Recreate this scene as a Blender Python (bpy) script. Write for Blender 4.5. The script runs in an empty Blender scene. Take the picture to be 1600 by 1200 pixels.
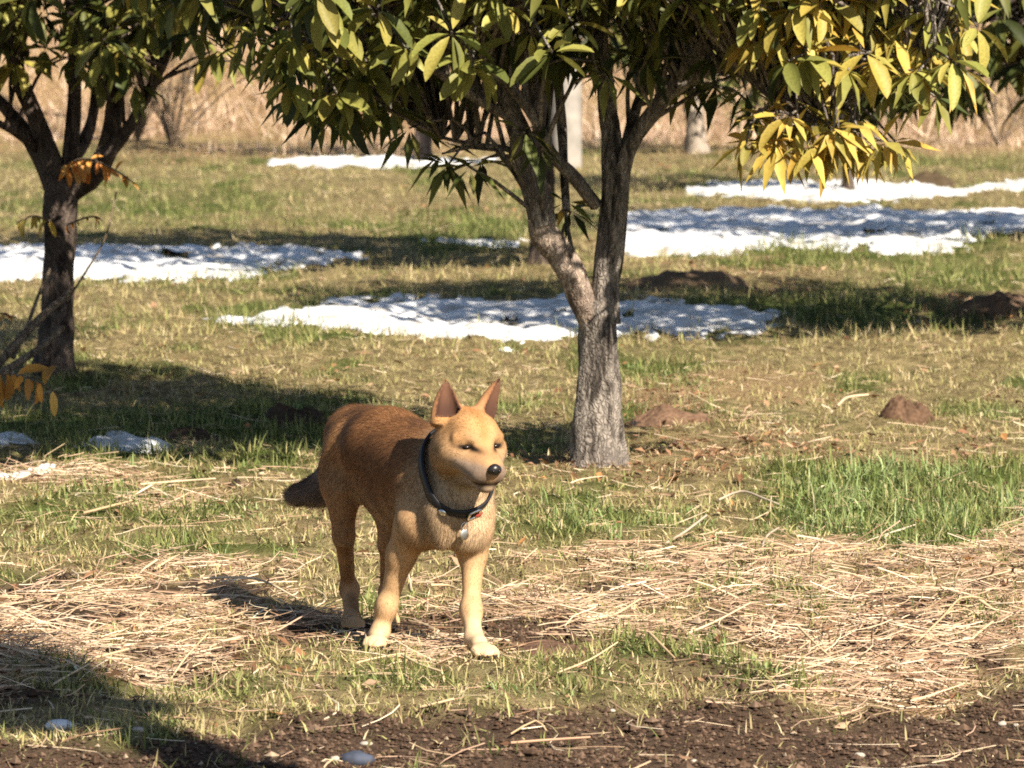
import bpy, math, random
import numpy as np
from mathutils import Vector, Matrix

random.seed(7)
RNG = np.random.default_rng(7)
S = bpy.context.scene
COL = S.collection

# ------------------------------------------------------------------ camera, sky, sun, exposure
CAM_H = 1.59
FPX = 8625.0                      # focal length in pixels of the 1600 px wide photograph
TH = math.atan(680.0 / FPX)
cam_d = bpy.data.cameras.new('camera')
cam = bpy.data.objects.new('camera', cam_d)
COL.objects.link(cam)
cam.location = (0, 0, CAM_H)
cam.rotation_euler = (math.pi / 2 - TH, 0, 0)
cam_d.sensor_width = 36.0
cam_d.lens = 36.0 * FPX / 1600.0
cam_d.clip_start = 0.1
cam_d.clip_end = 2000.0
cam_d.dof.use_dof = True
cam_d.dof.focus_distance = 13.2
cam_d.dof.aperture_fstop = 13.0
S.camera = cam

SUN_DIR = Vector((0.74, -1.12, 1.02)).normalized()       # towards the sun
SUN_EL = math.asin(SUN_DIR.z)
SUN_AZ = math.atan2(SUN_DIR.x, SUN_DIR.y)               # from +Y clockwise
world = bpy.data.worlds.new('World')
S.world = world
world.use_nodes = True
wn = world.node_tree.nodes
wl = world.node_tree.links
wn.clear()
wout = wn.new('ShaderNodeOutputWorld')
wbg = wn.new('ShaderNodeBackground')
wsky = wn.new('ShaderNodeTexSky')
wsky.sky_type = 'NISHITA'
wsky.sun_disc = False
wsky.sun_elevation = SUN_EL
wsky.sun_rotation = SUN_AZ
wsky.air_density = 1.0
wsky.dust_density = 0.6
wsky.ozone_density = 1.2
wbg.inputs['Strength'].default_value = 0.05
wl.new(wsky.outputs[0], wbg.inputs['Color'])
wl.new(wbg.outputs[0], wout.inputs['Surface'])
sun_d = bpy.data.lights.new('sun', 'SUN')
sun_d.energy = 5.0
sun_d.angle = math.radians(0.53)
sun_d.color = (1.0, 0.90, 0.75)
sun = bpy.data.objects.new('sun', sun_d)
COL.objects.link(sun)
sun.location = (20, -20, 30)
sun.rotation_euler = (-SUN_DIR).to_track_quat('-Z', 'Y').to_euler()
S.view_settings.view_transform = 'Standard'
S.view_settings.look = 'None'
S.view_settings.gamma = 1.0
S.view_settings.exposure = 1.12
S.view_settings.use_curve_mapping = False
S.render.engine = 'CYCLES'
S.cycles.max_bounces = 6
S.cycles.diffuse_bounces = 3
S.cycles.transmission_bounces = 4
S.cycles.transparent_max_bounces = 4
S.cycles.use_denoising = False
S.cycles.filter_width = 1.7

# ------------------------------------------------------------------ projection helpers
CT, ST = math.cos(TH), math.sin(TH)

def proj(x, y, z):
    zc = y * CT - (z - CAM_H) * ST
    yc = y * ST + (z - CAM_H) * CT
    zc = np.maximum(zc, 0.2)
    return 800 + FPX * x / zc, 600 - FPX * yc / zc

def P(px, py, d):
    """world point seen at photograph pixel (px, py) at distance y = d"""
    u, v = (px - 800) / FPX, -(py - 600) / FPX
    dx, dy, dz = u, CT + v * ST, -ST + v * CT
    t = d / dy
    return np.array([dx * t, d, CAM_H + dz * t])

def G(px, py):
    """flat ground point seen at pixel"""
    u, v = (px - 800) / FPX, -(py - 600) / FPX
    dx, dy, dz = u, CT + v * ST, -ST + v * CT
    t = -CAM_H / dz
    return np.array([dx * t, dy * t, 0.0])

# ------------------------------------------------------------------ noise
def _hash(ix, iy, iz, seed):
    n = (ix.astype(np.int64) * 374761393 + iy.astype(np.int64) * 668265263 + iz.astype(np.int64) * 2147483647 + seed * 1274126177) & 0xffffffff
    n = ((n ^ (n >> 13)) * 1274126177) & 0xffffffff
    n = (n ^ (n >> 16)) & 0xffff
    return n / 65535.0

def vnoise(x, y, z=0.0, seed=0):
    x = np.asarray(x, float); y = np.asarray(y, float)
    z = np.broadcast_to(np.asarray(z, float), x.shape)
    ix, iy, iz = np.floor(x), np.floor(y), np.floor(z)
    fx, fy, fz = x - ix, y - iy, z - iz
    fx, fy, fz = [t * t * (3 - 2 * t) for t in (fx, fy, fz)]
    r = 0
    for a in (0, 1):
        for b in (0, 1):
            for c in (0, 1):
                w = (fx if a else 1 - fx) * (fy if b else 1 - fy) * (fz if c else 1 - fz)
                r = r + w * _hash(ix + a, iy + b, iz + c, seed)
    return r

def fbm(x, y, z=0.0, seed=0, oct=3):
    r, a, t = 0, 0.5, 0
    for i in range(oct):
        r = r + a * vnoise(np.asarray(x) * 2 ** i, np.asarray(y) * 2 ** i, np.asarray(z) * 2 ** i, seed + i)
        t += a
        a *= 0.5
    return r / t

def sstep(a, b, x):
    t = np.clip((np.asarray(x, float) - a) / (b - a), 0, 1)
    return t * t * (3 - 2 * t)

# ------------------------------------------------------------------ objects
def tag(o, label=None, cat=None, group=None, kind=None):
    if label: o['label'] = label
    if cat: o['category'] = cat
    if group: o['group'] = group
    if kind: o['kind'] = kind
    return o

def empty(name, loc):
    o = bpy.data.objects.new(name, None)
    o.empty_display_size = 0.1
    o.location = [float(v) for v in loc]
    COL.objects.link(o)
    return o

def mesh(name, V, faces, mat, cols=None, smooth=True, vn=None):
    """faces: list of int arrays (n,3) or (n,4)"""
    me = bpy.data.meshes.new(name)
    V = np.ascontiguousarray(V, np.float32)
    me.vertices.add(len(V))
    me.vertices.foreach_set('co', V.ravel())
    faces = [np.asarray(f, np.int32) for f in faces if len(f)]
    nl = sum(f.size for f in faces)
    npoly = sum(len(f) for f in faces)
    me.loops.add(nl)
    me.loops.foreach_set('vertex_index', np.concatenate([f.ravel() for f in faces]))
    me.polygons.add(npoly)
    st, off = [], 0
    for f in faces:
        k = f.shape[1]
        st.append(off + np.arange(len(f)) * k)
        off += f.size
    me.polygons.foreach_set('loop_start', np.concatenate(st).astype(np.int32))
    me.update(calc_edges=True)
    me.polygons.foreach_set('use_smooth', np.full(npoly, smooth, dtype=bool))
    if cols is not None:
        a = me.attributes.new('Col', 'FLOAT_COLOR', 'POINT')
        c = np.ones((len(V), 4), np.float32)
        c[:, :3] = cols
        a.data.foreach_set('color', c.ravel())
    if vn is not None:
        me.normals_split_custom_set_from_vertices(np.ascontiguousarray(vn, np.float32))
    if mat: me.materials.append(mat)
    return me

def obj(name, me, parent=None, loc=None):
    o = bpy.data.objects.new(name, me)
    COL.objects.link(o)
    if parent is not None: o.parent = parent
    if loc is not None: o.location = [float(v) for v in loc]
    return o

class MB:
    def __init__(s): s.V, s.F3, s.F4, s.C, s.n = [], [], [], [], 0
    def add(s, V, F, C=None):
        F = np.asarray(F)
        (s.F3 if F.shape[1] == 3 else s.F4).append(F + s.n)
        s.V.append(V)
        if C is not None: s.C.append(np.broadcast_to(np.asarray(C, float), (len(V), 3)))
        s.n += len(V)
    def build(s, name, mat, origin=(0, 0, 0), smooth=True):
        fs = []
        if s.F3: fs.append(np.concatenate(s.F3))
        if s.F4: fs.append(np.concatenate(s.F4))
        return mesh(name, np.concatenate(s.V) - np.asarray(origin), fs, mat, np.concatenate(s.C) if s.C else None, smooth)

def resample(pts, rad, step):
    """Catmull-Rom through pts, spacing about step"""
    pts = np.asarray(pts, float); rad = np.asarray(rad, float)
    if len(pts) < 3:
        n = max(2, int(np.linalg.norm(pts[-1] - pts[0]) / step) + 1)
        t = np.linspace(0, 1, n)[:, None]
        return pts[0] * (1 - t) + pts[-1] * t, rad[0] * (1 - t[:, 0]) + rad[-1] * t[:, 0]
    p = np.vstack([2 * pts[0] - pts[1], pts, 2 * pts[-1] - pts[-2]])
    oP, oR = [], []
    for i in range(len(pts) - 1):
        n = max(2, int(np.linalg.norm(pts[i + 1] - pts[i]) / step))
        for t in np.arange(n) / n:
            a, b, c, d = p[i:i + 4]
            oP.append(0.5 * (2 * b + (c - a) * t + (2 * a - 5 * b + 4 * c - d) * t * t + (3 * b - a - 3 * c + d) * t ** 3))
            oR.append(rad[i] * (1 - t) + rad[i + 1] * t)
    oP.append(pts[-1]); oR.append(rad[-1])
    return np.array(oP), np.array(oR)

def tube(pts, rad, sides=8, bump=0.0, seed=0, cap=True, lump=0.0, flare=0.0):
    pts = np.asarray(pts, float); rad = np.asarray(rad, float)
    T = np.gradient(pts, axis=0)
    T /= np.linalg.norm(T, axis=1)[:, None] + 1e-9
    ref = np.array([0.31, 0.9, 0.1]) if abs(T[0][2]) > 0.8 else np.array([0, 0, 1.0])
    N = np.cross(T, ref); N /= np.linalg.norm(N, axis=1)[:, None] + 1e-9
    B = np.cross(T, N)
    a = np.linspace(0, 2 * np.pi, sides, endpoint=False)
    ca, sa = np.cos(a), np.sin(a)
    R = np.repeat(rad[:, None], sides, 1)
    L = np.concatenate([[0], np.cumsum(np.linalg.norm(np.diff(pts, axis=0), axis=1))])[:, None]
    if bump or lump:
        k = 1.6
        R = R * (1 + bump * (fbm(ca[None] * 4 * k + 0 * L + seed, sa[None] * 4 * k + 0 * L, L * 9, seed, 2) - .5) * 2
                 + lump * (fbm(ca[None] * 1.2 + 0 * L + seed, sa[None] * 1.2 + 0 * L, L * 7, seed + 9, 2) - .5) * 2)
    if flare:
        R = R * (1 + flare * np.exp(-np.maximum(L - .04, 0) / .07) * (fbm(ca[None] * 1.7 + 0 * L + seed, sa[None] * 1.7 + 0 * L, 0 * L, seed + 21, 2) - .25) * 2)
    V = pts[:, None, :] + R[..., None] * (ca[None, :, None] * N[:, None, :] + sa[None, :, None] * B[:, None, :])
    V = V.reshape(-1, 3)
    n = len(pts)
    i = np.arange(n - 1)[:, None] * sides; j = np.arange(sides)[None]; j2 = (j + 1) % sides
    F = np.stack([i + j, i + j2, i + sides + j2, i + sides + j], -1).reshape(-1, 4)
    if cap and sides == 4:                                # close both ends of the thinnest sticks
        F = np.vstack([F, [[3, 2, 1, 0]], [[(n - 1) * 4 + q for q in range(4)]]])
    return V, F

# ------------------------------------------------------------------ materials
def new_mat(name):
    m = bpy.data.materials.new(name)
    m.use_nodes = True
    nt = m.node_tree
    b = nt.nodes['Principled BSDF']
    return m, nt, b

def N_(nt, t, **kw):
    n = nt.nodes.new(t)
    for k, v in kw.items():
        if k in n.inputs: n.inputs[k].default_value = v
        else: setattr(n, k, v)
    return n

def mat_attr(name, rough=0.8, transl=0.0, spec=0.3, noise=0.0, nscale=60):
    """colour from the Col attribute of each piece; optional translucency for thin leaves"""
    m, nt, b = new_mat(name)
    at = N_(nt, 'ShaderNodeAttribute', attribute_name='Col')
    src = at.outputs['Color']
    if noise:
        tc = N_(nt, 'ShaderNodeTexCoord')
        nz = N_(nt, 'ShaderNodeTexNoise', Scale=nscale, Detail=3.0)
        nt.links.new(tc.outputs['Object'], nz.inputs['Vector'])
        mr = N_(nt, 'ShaderNodeMapRange')
        mr.inputs['From Min'].default_value = 0.3; mr.inputs['From Max'].default_value = 0.7
        mr.inputs['To Min'].default_value = 1 - noise; mr.inputs['To Max'].default_value = 1 + noise
        nt.links.new(nz.outputs['Fac'], mr.inputs['Value'])
        vm = N_(nt, 'ShaderNodeVectorMath', operation='SCALE')
        nt.links.new(src, vm.inputs[0]); nt.links.new(mr.outputs[0], vm.inputs['Scale'])
        src = vm.outputs[0]
    nt.links.new(src, b.inputs['Base Color'])
    b.inputs['Roughness'].default_value = rough
    b.inputs['Specular IOR Level'].default_value = spec
    if transl:
        tr = N_(nt, 'ShaderNodeBsdfTranslucent')
        nt.links.new(src, tr.inputs['Color'])
        mx = N_(nt, 'ShaderNodeMixShader', Fac=transl)
        out = nt.nodes['Material Output']
        nt.links.new(b.outputs[0], mx.inputs[1]); nt.links.new(tr.outputs[0], mx.inputs[2])
        nt.links.new(mx.outputs[0], out.inputs['Surface'])
    return m

def mat_bark(name, c1, c2, c3, scale=1.0):
    m, nt, b = new_mat(name)
    tc = N_(nt, 'ShaderNodeTexCoord')
    mp = N_(nt, 'ShaderNodeMapping'); mp.inputs['Scale'].default_value = (30 * scale, 30 * scale, 9 * scale)
    nt.links.new(tc.outputs['Object'], mp.inputs['Vector'])
    n1 = N_(nt, 'ShaderNodeTexNoise', Scale=1.0, Detail=5.0, Roughness=0.65, Distortion=0.4)
    nt.links.new(mp.outputs[0], n1.inputs['Vector'])
    n2 = N_(nt, 'ShaderNodeTexNoise', Scale=7.0 * scale, Detail=3.0)
    nt.links.new(tc.outputs['Object'], n2.inputs['Vector'])
    r1 = N_(nt, 'ShaderNodeValToRGB')
    e = r1.color_ramp.elements
    e[0].position = 0.42; e[0].color = (*c1, 1); e[1].position = 0.54; e[1].color = (*c2, 1)
    nt.links.new(n1.outputs['Fac'], r1.inputs['Fac'])
    r2 = N_(nt, 'ShaderNodeValToRGB')
    r2.color_ramp.elements[0].position = 0.5; r2.color_ramp.elements[1].position = 0.66
    nt.links.new(n2.outputs['Fac'], r2.inputs['Fac'])
    mx = N_(nt, 'ShaderNodeMixRGB')
    mx.inputs['Color2'].default_value = (*c3, 1)
    nt.links.new(r2.outputs[0], mx.inputs['Fac']); nt.links.new(r1.outputs[0], mx.inputs['Color1'])
    mp2 = N_(nt, 'ShaderNodeMapping'); mp2.inputs['Scale'].default_value = (75 * scale, 75 * scale, 17 * scale)
    ds = N_(nt, 'ShaderNodeTexNoise', Scale=30.0 * scale, Detail=2.0)
    nt.links.new(tc.outputs['Object'], ds.inputs['Vector'])
    va = N_(nt, 'ShaderNodeMixRGB', blend_type='ADD', Fac=.06)
    nt.links.new(tc.outputs['Object'], va.inputs['Color1']); nt.links.new(ds.outputs['Color'], va.inputs['Color2'])
    nt.links.new(va.outputs[0], mp2.inputs['Vector'])
    vo = N_(nt, 'ShaderNodeTexVoronoi', feature='DISTANCE_TO_EDGE', Scale=1.0)
    nt.links.new(mp2.outputs[0], vo.inputs['Vector'])
    cr = N_(nt, 'ShaderNodeMapRange'); cr.inputs['From Max'].default_value = .22; cr.inputs['To Min'].default_value = .60
    nt.links.new(vo.outputs['Distance'], cr.inputs['Value'])
    mu = N_(nt, 'ShaderNodeVectorMath', operation='SCALE')
    nt.links.new(mx.outputs[0], mu.inputs[0]); nt.links.new(cr.outputs[0], mu.inputs['Scale'])
    hs = N_(nt, 'ShaderNodeMath', operation='MULTIPLY_ADD'); hs.inputs[1].default_value = .8
    nt.links.new(cr.outputs[0], hs.inputs[0]); nt.links.new(n1.outputs['Fac'], hs.inputs[2])
    nt.links.new(mu.outputs[0], b.inputs['Base Color'])
    b.inputs['Roughness'].default_value = 0.9
    b.inputs['Specular IOR Level'].default_value = 0.15
    bp = N_(nt, 'ShaderNodeBump', Strength=0.9, Distance=0.012)
    nt.links.new(hs.outputs[0], bp.inputs['Height']); nt.links.new(bp.outputs[0], b.inputs['Normal'])
    return m

def mat_plain(name, col, rough=0.6, spec=0.4, metal=0.0, nscale=40, namp=0.15):
    m, nt, b = new_mat(name)
    tc = N_(nt, 'ShaderNodeTexCoord')
    nz = N_(nt, 'ShaderNodeTexNoise', Scale=nscale, Detail=4.0)
    nt.links.new(tc.outputs['Object'], nz.inputs['Vector'])
    r = N_(nt, 'ShaderNodeValToRGB')
    r.color_ramp.elements[0].position = 0.3; r.color_ramp.elements[1].position = 0.7
    r.color_ramp.elements[0].color = (*[max(0, c * (1 - namp)) for c in col], 1)
    r.color_ramp.elements[1].color = (*[min(1, c * (1 + namp)) for c in col], 1)
    nt.links.new(nz.outputs['Fac'], r.inputs['Fac'])
    nt.links.new(r.outputs[0], b.inputs['Base Color'])
    b.inputs['Roughness'].default_value = rough
    b.inputs['Specular IOR Level'].default_value = spec
    b.inputs['Metallic'].default_value = metal
    return m

M_grass = mat_attr('grass_blades', 0.7, 0.30, 0.25)
M_straw = mat_attr('dry_straw', 0.65, 0.15, 0.3)
M_soil = mat_attr('crumbly_soil', 0.95, 0.0, 0.1, noise=0.35, nscale=90)
M_leaf = mat_attr('leaf_blades', 0.5, 0.22, 0.25, noise=0.18, nscale=30)
M_fur = mat_attr('dog_coat', 0.65, 0.42, 0.15)
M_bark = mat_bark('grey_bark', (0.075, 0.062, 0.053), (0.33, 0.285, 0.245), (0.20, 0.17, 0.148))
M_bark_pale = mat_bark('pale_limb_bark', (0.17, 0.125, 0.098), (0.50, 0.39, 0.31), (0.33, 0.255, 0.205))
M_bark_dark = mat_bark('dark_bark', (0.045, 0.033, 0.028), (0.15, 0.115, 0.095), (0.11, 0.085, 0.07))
M_twig = mat_bark('pale_twig', (0.16, 0.11, 0.075), (0.40, 0.31, 0.22), (0.33, 0.25, 0.18), 2.0)

# ------------------------------------------------------------------ layout of the ground (in metres; shapes surveyed on the photograph)
def ell(px, py, cx, cy, rx, ry):
    return np.clip(1 - np.sqrt(((px - cx) / rx) ** 2 + ((py - cy) / ry) ** 2), -1, 1)

STRAW_T = ([-600, 0, 120, 300, 470, 560, 700, 790, 900, 1010, 1150, 1300, 1450, 1600, 2200], [925, 925, 900, 890, 895, 930, 930, 905, 890, 880, 880, 872, 860, 845, 835])
STRAW_B = ([-600, 0, 120, 200, 300, 420, 560, 700, 800, 900, 1000, 1100, 1300, 1450, 1600, 2200], [1120, 1110, 1085, 1050, 1000, 975, 985, 985, 1010, 1020, 1030, 1045, 1070, 1065, 1045, 1040])
TRACK_T = ([-600, 0, 150, 300, 400, 560, 700, 800, 900, 1000, 1150, 1300, 1400, 1500, 1600, 2200], [1185, 1180, 1160, 1150, 1138, 1142, 1138, 1130, 1112, 1104, 1098, 1090, 1080, 1075, 1066, 1050])

def cover(x, y):
    """green, straw, soil, litter weights 0..1 at ground points"""
    px, py = proj(x, y, np.zeros_like(x))
    wx = (fbm(x * 2.2, y * 1.1, 0, 3, 3) - .5) * 130
    wy = (fbm(x * 2.6, y * 1.3, 0, 13, 4) - .5) * 3.2
    sc = np.clip((py + 80) / 900, 0.15, 1.4)
    X = px + wx; Y = py + wy * 42 * sc
    g = 0
    for cx, cy, rx, ry, s in ((1430, 790, 300, 75, 2.6), (960, 815, 220, 58, 1.0), (730, 366, 190, 30, 2.0), (1210, 398, 190, 26, 2.0), (430, 505, 190, 50, .9),
                              (100, 815, 200, 45, .35), (330, 830, 130, 60, .45), (250, 680, 420, 55, 1.3), (330, 1070, 230, 60, .62), (860, 1085, 200, 30, .4), (1140, 1060, 100, 26, .6),
                              (1560, 1000, 80, 30, .8), (1300, 478, 240, 26, 1.5), (1500, 420, 200, 50, 1.0), (300, 320, 280, 60, .6), (1450, 250, 260, 26, .8), (540, 1000, 100, 40, .35), (820, 690, 60, 30, 1.4), (1000, 560, 160, 60, .3),
                              (1550, 650, 120, 40, .6)):
        g = np.maximum(g, sstep(0, .75, ell(X, Y, cx, cy, rx, ry)) * s)
    g = g * (0.35 + 1.3 * fbm(x * 9, y * 4.5, 0, 23, 2)) + 0.9 * sstep(.52, .75, fbm(x * 3.2, y * 1.6, 0, 31, 3))
    trk = sstep(-10, 16, py + wy * 26 - np.interp(px, *TRACK_T))
    se = np.minimum(Y - np.interp(X, *STRAW_T), np.interp(X, *STRAW_B) - Y)
    st = sstep(-.25, .75, se / 60 + (fbm(x * 4.5, y * 3.2, 0, 43, 3) - .5) * 2.8)
    st = st * (1 - .9 * trk) * np.clip(-.25 + 2.1 * fbm(x * 6, y * 4, 0, 41, 3), .08, 1.2)
    for cx, cy, rx, ry, s in ((130, 735, 190, 22, 1.), (1150, 610, 210, 32, .8), (300, 770, 160, 18, .6), (700, 1030, 160, 40, .55)):
        st = np.maximum(st, sstep(0, .6, ell(X, Y, cx, cy, rx, ry)) * s)
    br = 0
    for cx, cy, rx, ry, s in ((1130, 715, 340, 50, 1.), (1040, 645, 130, 45, 1.), (925, 735, 150, 30, 1.), (1180, 440, 210, 26, .9), (1530, 500, 170, 50, .8), (1350, 1000, 260, 60, .5),
                              (720, 955, 120, 50, .7), (730, 330, 170, 18, .8), (1200, 248, 330, 30, 1.), (180, 250, 280, 26, .8), (1480, 720, 160, 40, .6)):
        br = np.maximum(br, sstep(0, .7, ell(X, Y, cx, cy, rx, ry)) * s)
    so = .9 * sstep(.46, .60, fbm(x * 6, y * 4.5, 0, 47, 3)) * sstep(-14, 18, Y - np.interp(X, *STRAW_T)) * sstep(-30, 14, np.interp(X, *STRAW_B) + 20 - Y)
    so = np.maximum(so, sstep(-10, 16, py + wy * 26 - np.interp(px, *TRACK_T)))
    for cx, cy, rx, ry, s in ((870, 1012, 110, 40, 1.1), (1560, 485, 70, 24, 1.)):
        so = np.maximum(so, sstep(0, .5, ell(X, Y, cx, cy, rx, ry)) * s)
    far = sstep(41.4, 45.2, y + (fbm(x * .9, y * .35, 0, 107, 3) - .5) * 6)
    return np.clip(g, 0, 1.3) * (1 - far), np.clip(np.maximum(st, far), 0, 1.2), np.clip(so, 0, 1), np.clip(br, 0, 1)

def ground_z(x, y):
    x = np.asarray(x, float); y = np.asarray(y, float)
    z = (fbm(x * 1.3, y * 0.9, 0, 5, 3) - .5) * 0.07 + (fbm(x * 7, y * 6, 0, 8, 2) - .5) * 0.05 + (vnoise(x * 19, y * 15, 0, 18) - .5) * 0.016
    near = sstep(2, 9, y) * (1 - sstep(60, 90, y)) * (1 - sstep(12, 30, np.abs(x)))
    z = z * (0.25 + 0.75 * near)
    z = z * (1 - .85 * np.exp(-((x + .22) / .55) ** 2 - ((y - 12.6) / .7) ** 2))
    px, py = proj(x, y, np.zeros_like(x))
    tr = sstep(-6, 34, py - np.interp(px, *TRACK_T)) * sstep(4, 9, y)
    z = z - 0.035 * tr
    st = sstep(-14, 18, py - np.interp(px, *STRAW_T)) * sstep(-16, 14, np.interp(px, *STRAW_B) - py) * sstep(6, 9, y)
    z = z + 0.018 * st * fbm(x * 4, y * 3, 0, 77, 2)
    bank = sstep(46.5, 54, y + (fbm(x * .35, y * .1, 0, 91, 2) - .5) * 3)
    return z + bank * 2.5 * (0.8 + 0.4 * fbm(x * .3, y * .2, 0, 92, 2))

def gpt(px, py):
    d = G(px, py)[1]
    for _ in range(40):
        p = P(px, py, d)
        gz = ground_z(p[:1], p[1:2])[0]
        d += .6 * (p[2] - gz) * d / CAM_H
    p = P(px, py, d)
    p[2] = ground_z(p[:1], p[1:2])[0]
    return p

# ------------------------------------------------------------------ ground sheet
def axis(parts):
    out = []
    for a, b, n in parts: out.append(np.linspace(a, b, n, endpoint=False))
    out.append([parts[-1][1]])
    return np.concatenate(out)

gx = axis([(-400, -40, 10), (-40, -8, 20), (-8, -3.2, 40), (-3.2, 3.2, 170), (3.2, 8, 40), (8, 40, 20), (40, 400, 10)])
gy = axis([(-60, 4, 16), (4, 9.5, 30), (9.5, 20, 260), (20, 34, 180), (34, 56, 120), (56, 110, 20), (110, 900, 12)])
XX, YY = np.meshgrid(gx, gy)
ZZ = ground_z(XX.ravel(), YY.ravel())
gr, stw, soi, lit = cover(XX.ravel(), YY.ravel())
V = np.stack([XX.ravel(), YY.ravel(), ZZ], 1)
nx, ny = len(gx), len(gy)
ii = (np.arange(ny - 1)[:, None] * nx + np.arange(nx - 1)[None]).ravel()
Fg = np.stack([ii, ii + 1, ii + nx + 1, ii + nx], 1)
gc = np.stack([gr, stw, soi], 1)

def mat_ground():
    m, nt, b = new_mat('field_ground')
    L = nt.links.new
    tc = N_(nt, 'ShaderNodeTexCoord')
    at = N_(nt, 'ShaderNodeAttribute', attribute_name='Col')
    sp = N_(nt, 'ShaderNodeSeparateColor')
    L(at.outputs['Color'], sp.inputs[0])
    n1 = N_(nt, 'ShaderNodeTexNoise', Scale=14.0, Detail=6.0, Roughness=0.7)
    n2 = N_(nt, 'ShaderNodeTexNoise', Scale=55.0, Detail=5.0, Roughness=0.7)
    L(tc.outputs['Object'], n1.inputs['Vector']); L(tc.outputs['Object'], n2.inputs['Vector'])
    def ramp(src, cols):
        r = N_(nt, 'ShaderNodeValToRGB')
        e = r.color_ramp.elements
        while len(e) < len(cols): e.new(0.5)
        for q, (p, c) in zip(e, cols): q.position = p; q.color = (*c, 1)
        L(src, r.inputs['Fac'])
        return r.outputs[0]
    turf = ramp(n1.outputs['Fac'], [(.3, (.06, .045, .022)), (.46, (.20, .155, .075)), (.60, (.33, .26, .13)), (.74, (.24, .165, .09))])
    green = ramp(n2.outputs['Fac'], [(.3, (.035, .05, .012)), (.6, (.10, .125, .03))])
    straw = ramp(n2.outputs['Fac'], [(.3, (.13, .075, .04)), (.55, (.36, .25, .13)), (.7, (.48, .35, .2))])
    soil = ramp(n2.outputs['Fac'], [(.3, (.04, .026, .018)), (.55, (.095, .061, .041)), (.72, (.135, .092, .063))])
    def mix(f, a, c):
        x = N_(nt, 'ShaderNodeMixRGB'); L(f, x.inputs['Fac']); L(a, x.inputs['Color1']); L(c, x.inputs['Color2'])
        return x.outputs[0]
    c = mix(sp.outputs[0], turf, green)
    c = mix(sp.outputs[1], c, straw)
    c = mix(sp.outputs[2], c, soil)
    L(c, b.inputs['Base Color'])
    b.inputs['Roughness'].default_value = 0.95
    b.inputs['Specular IOR Level'].default_value = 0.1
    bp = N_(nt, 'ShaderNodeBump', Strength=1.0, Distance=0.02)
    L(n2.outputs['Fac'], bp.inputs['Height']); L(bp.outputs[0], b.inputs['Normal'])
    return m
tag(obj('ground', mesh('ground', V, [Fg], mat_ground(), np.clip(gc, 0, 1))), 'rough winter field of worn turf rising to a bank', None, None, 'structure')

# ------------------------------------------------------------------ snow patches
def mat_snow():
    m, nt, b = new_mat('old_snow')
    L = nt.links.new
    tc = N_(nt, 'ShaderNodeTexCoord')
    n1 = N_(nt, 'ShaderNodeTexNoise', Scale=18.0, Detail=5.0, Roughness=0.6)
    n2 = N_(nt, 'ShaderNodeTexNoise', Scale=4.0, Detail=4.0, Roughness=0.7)
    L(tc.outputs['Object'], n1.inputs['Vector']); L(tc.outputs['Object'], n2.inputs['Vector'])
    r = N_(nt, 'ShaderNodeValToRGB')
    e = r.color_ramp.elements
    e[0].position = .34; e[0].color = (.42, .38, .33, 1); e[1].position = .52; e[1].color = (.78, .79, .81, 1)
    L(n2.outputs['Fac'], r.inputs['Fac']); L(r.outputs[0], b.inputs['Base Color'])
    b.inputs['Roughness'].default_value = 0.6
    b.inputs['Specular IOR Level'].default_value = 0.3
    bp = N_(nt, 'ShaderNodeBump', Strength=0.6, Distance=0.03)
    L(n1.outputs['Fac'], bp.inputs['Height']); L(bp.outputs[0], b.inputs['Normal'])
    return m
M_snow = mat_snow()
SNOW = [
    ('old snow patch right behind the grey trunk of the middle tree', [340, 480, 520, 700, 900, 1100, 1215], [503, 488, 470, 472, 474, 478, 488], [510, 512, 524, 526, 526, 521, 516]),
    ('snow patch running behind the trunk of the left tree', [-420, 0, 70, 200, 350, 450, 560], [388, 391, 391, 390, 392, 394, 394], [450, 447, 437, 431, 427, 417, 402]),
    ('broad bluish snow patch lying in shade right of the middle tree', [960, 1000, 1100, 1250, 1400, 1500, 1620, 1900], [334, 330, 331, 331, 330, 330, 326, 322], [390, 396, 398, 388, 396, 384, 358, 345]),
    ('thin sunlit snow strip below the lowest yellow leaves', [1080, 1130, 1250, 1400, 1540, 1640], [295, 290, 287, 287, 289, 287], [303, 311, 314, 312, 306, 292]),
    ('far thin snow strip under the drooping green leaves', [420, 480, 600, 700, 780], [253, 249, 248, 248, 250], [256, 259, 261, 259, 255]),
    ('small grey remnant of snow in the shaded grass left of the dog', [100, 140, 190, 250, 275], [704, 695, 690, 690, 694], [707, 709, 711, 708, 699]),
    ('tiny snow remnant at the sunny edge of the tree shadow', [-120, 0, 40, 90, 105], [742, 740, 737, 732, 732], [750, 749, 745, 737, 734]),
    ('faint snow remnant in shaded grass at the edge of the picture', [-80, 0, 30, 62], [690, 690, 690, 694], [706, 705, 703, 698]),
    ('hairline of snow left of the middle tree under the green turf', [660, 710, 770, 830], [384, 383, 382, 383], [385, 386, 387, 386]),
]
def snow_mask(x, y):
    px, py = proj(x, y, np.zeros_like(x))
    best = np.full_like(px, -1e3)
    k = np.clip((py + 80) / 600, .2, 2)
    for _, xs, t, b in SNOW:
        n = ((fbm(x * 6, y * 3.0, 0, 55, 4) - .5) + .7 * (fbm(x * 21, y * 9, 0, 59, 2) - .5)) * min(22, 3 + .42 * (max(b) - min(t))) * k
        m = np.minimum(py - np.interp(px, xs, t), np.interp(px, xs, b) - py)
        m = np.minimum(m, np.minimum(px - xs[0], xs[-1] - px) * .25)
        best = np.maximum(best, m + n)
    return best - 40 * k * sstep(.72, .80, fbm(x * 4, y * 2.0, 0, 58, 3))
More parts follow.
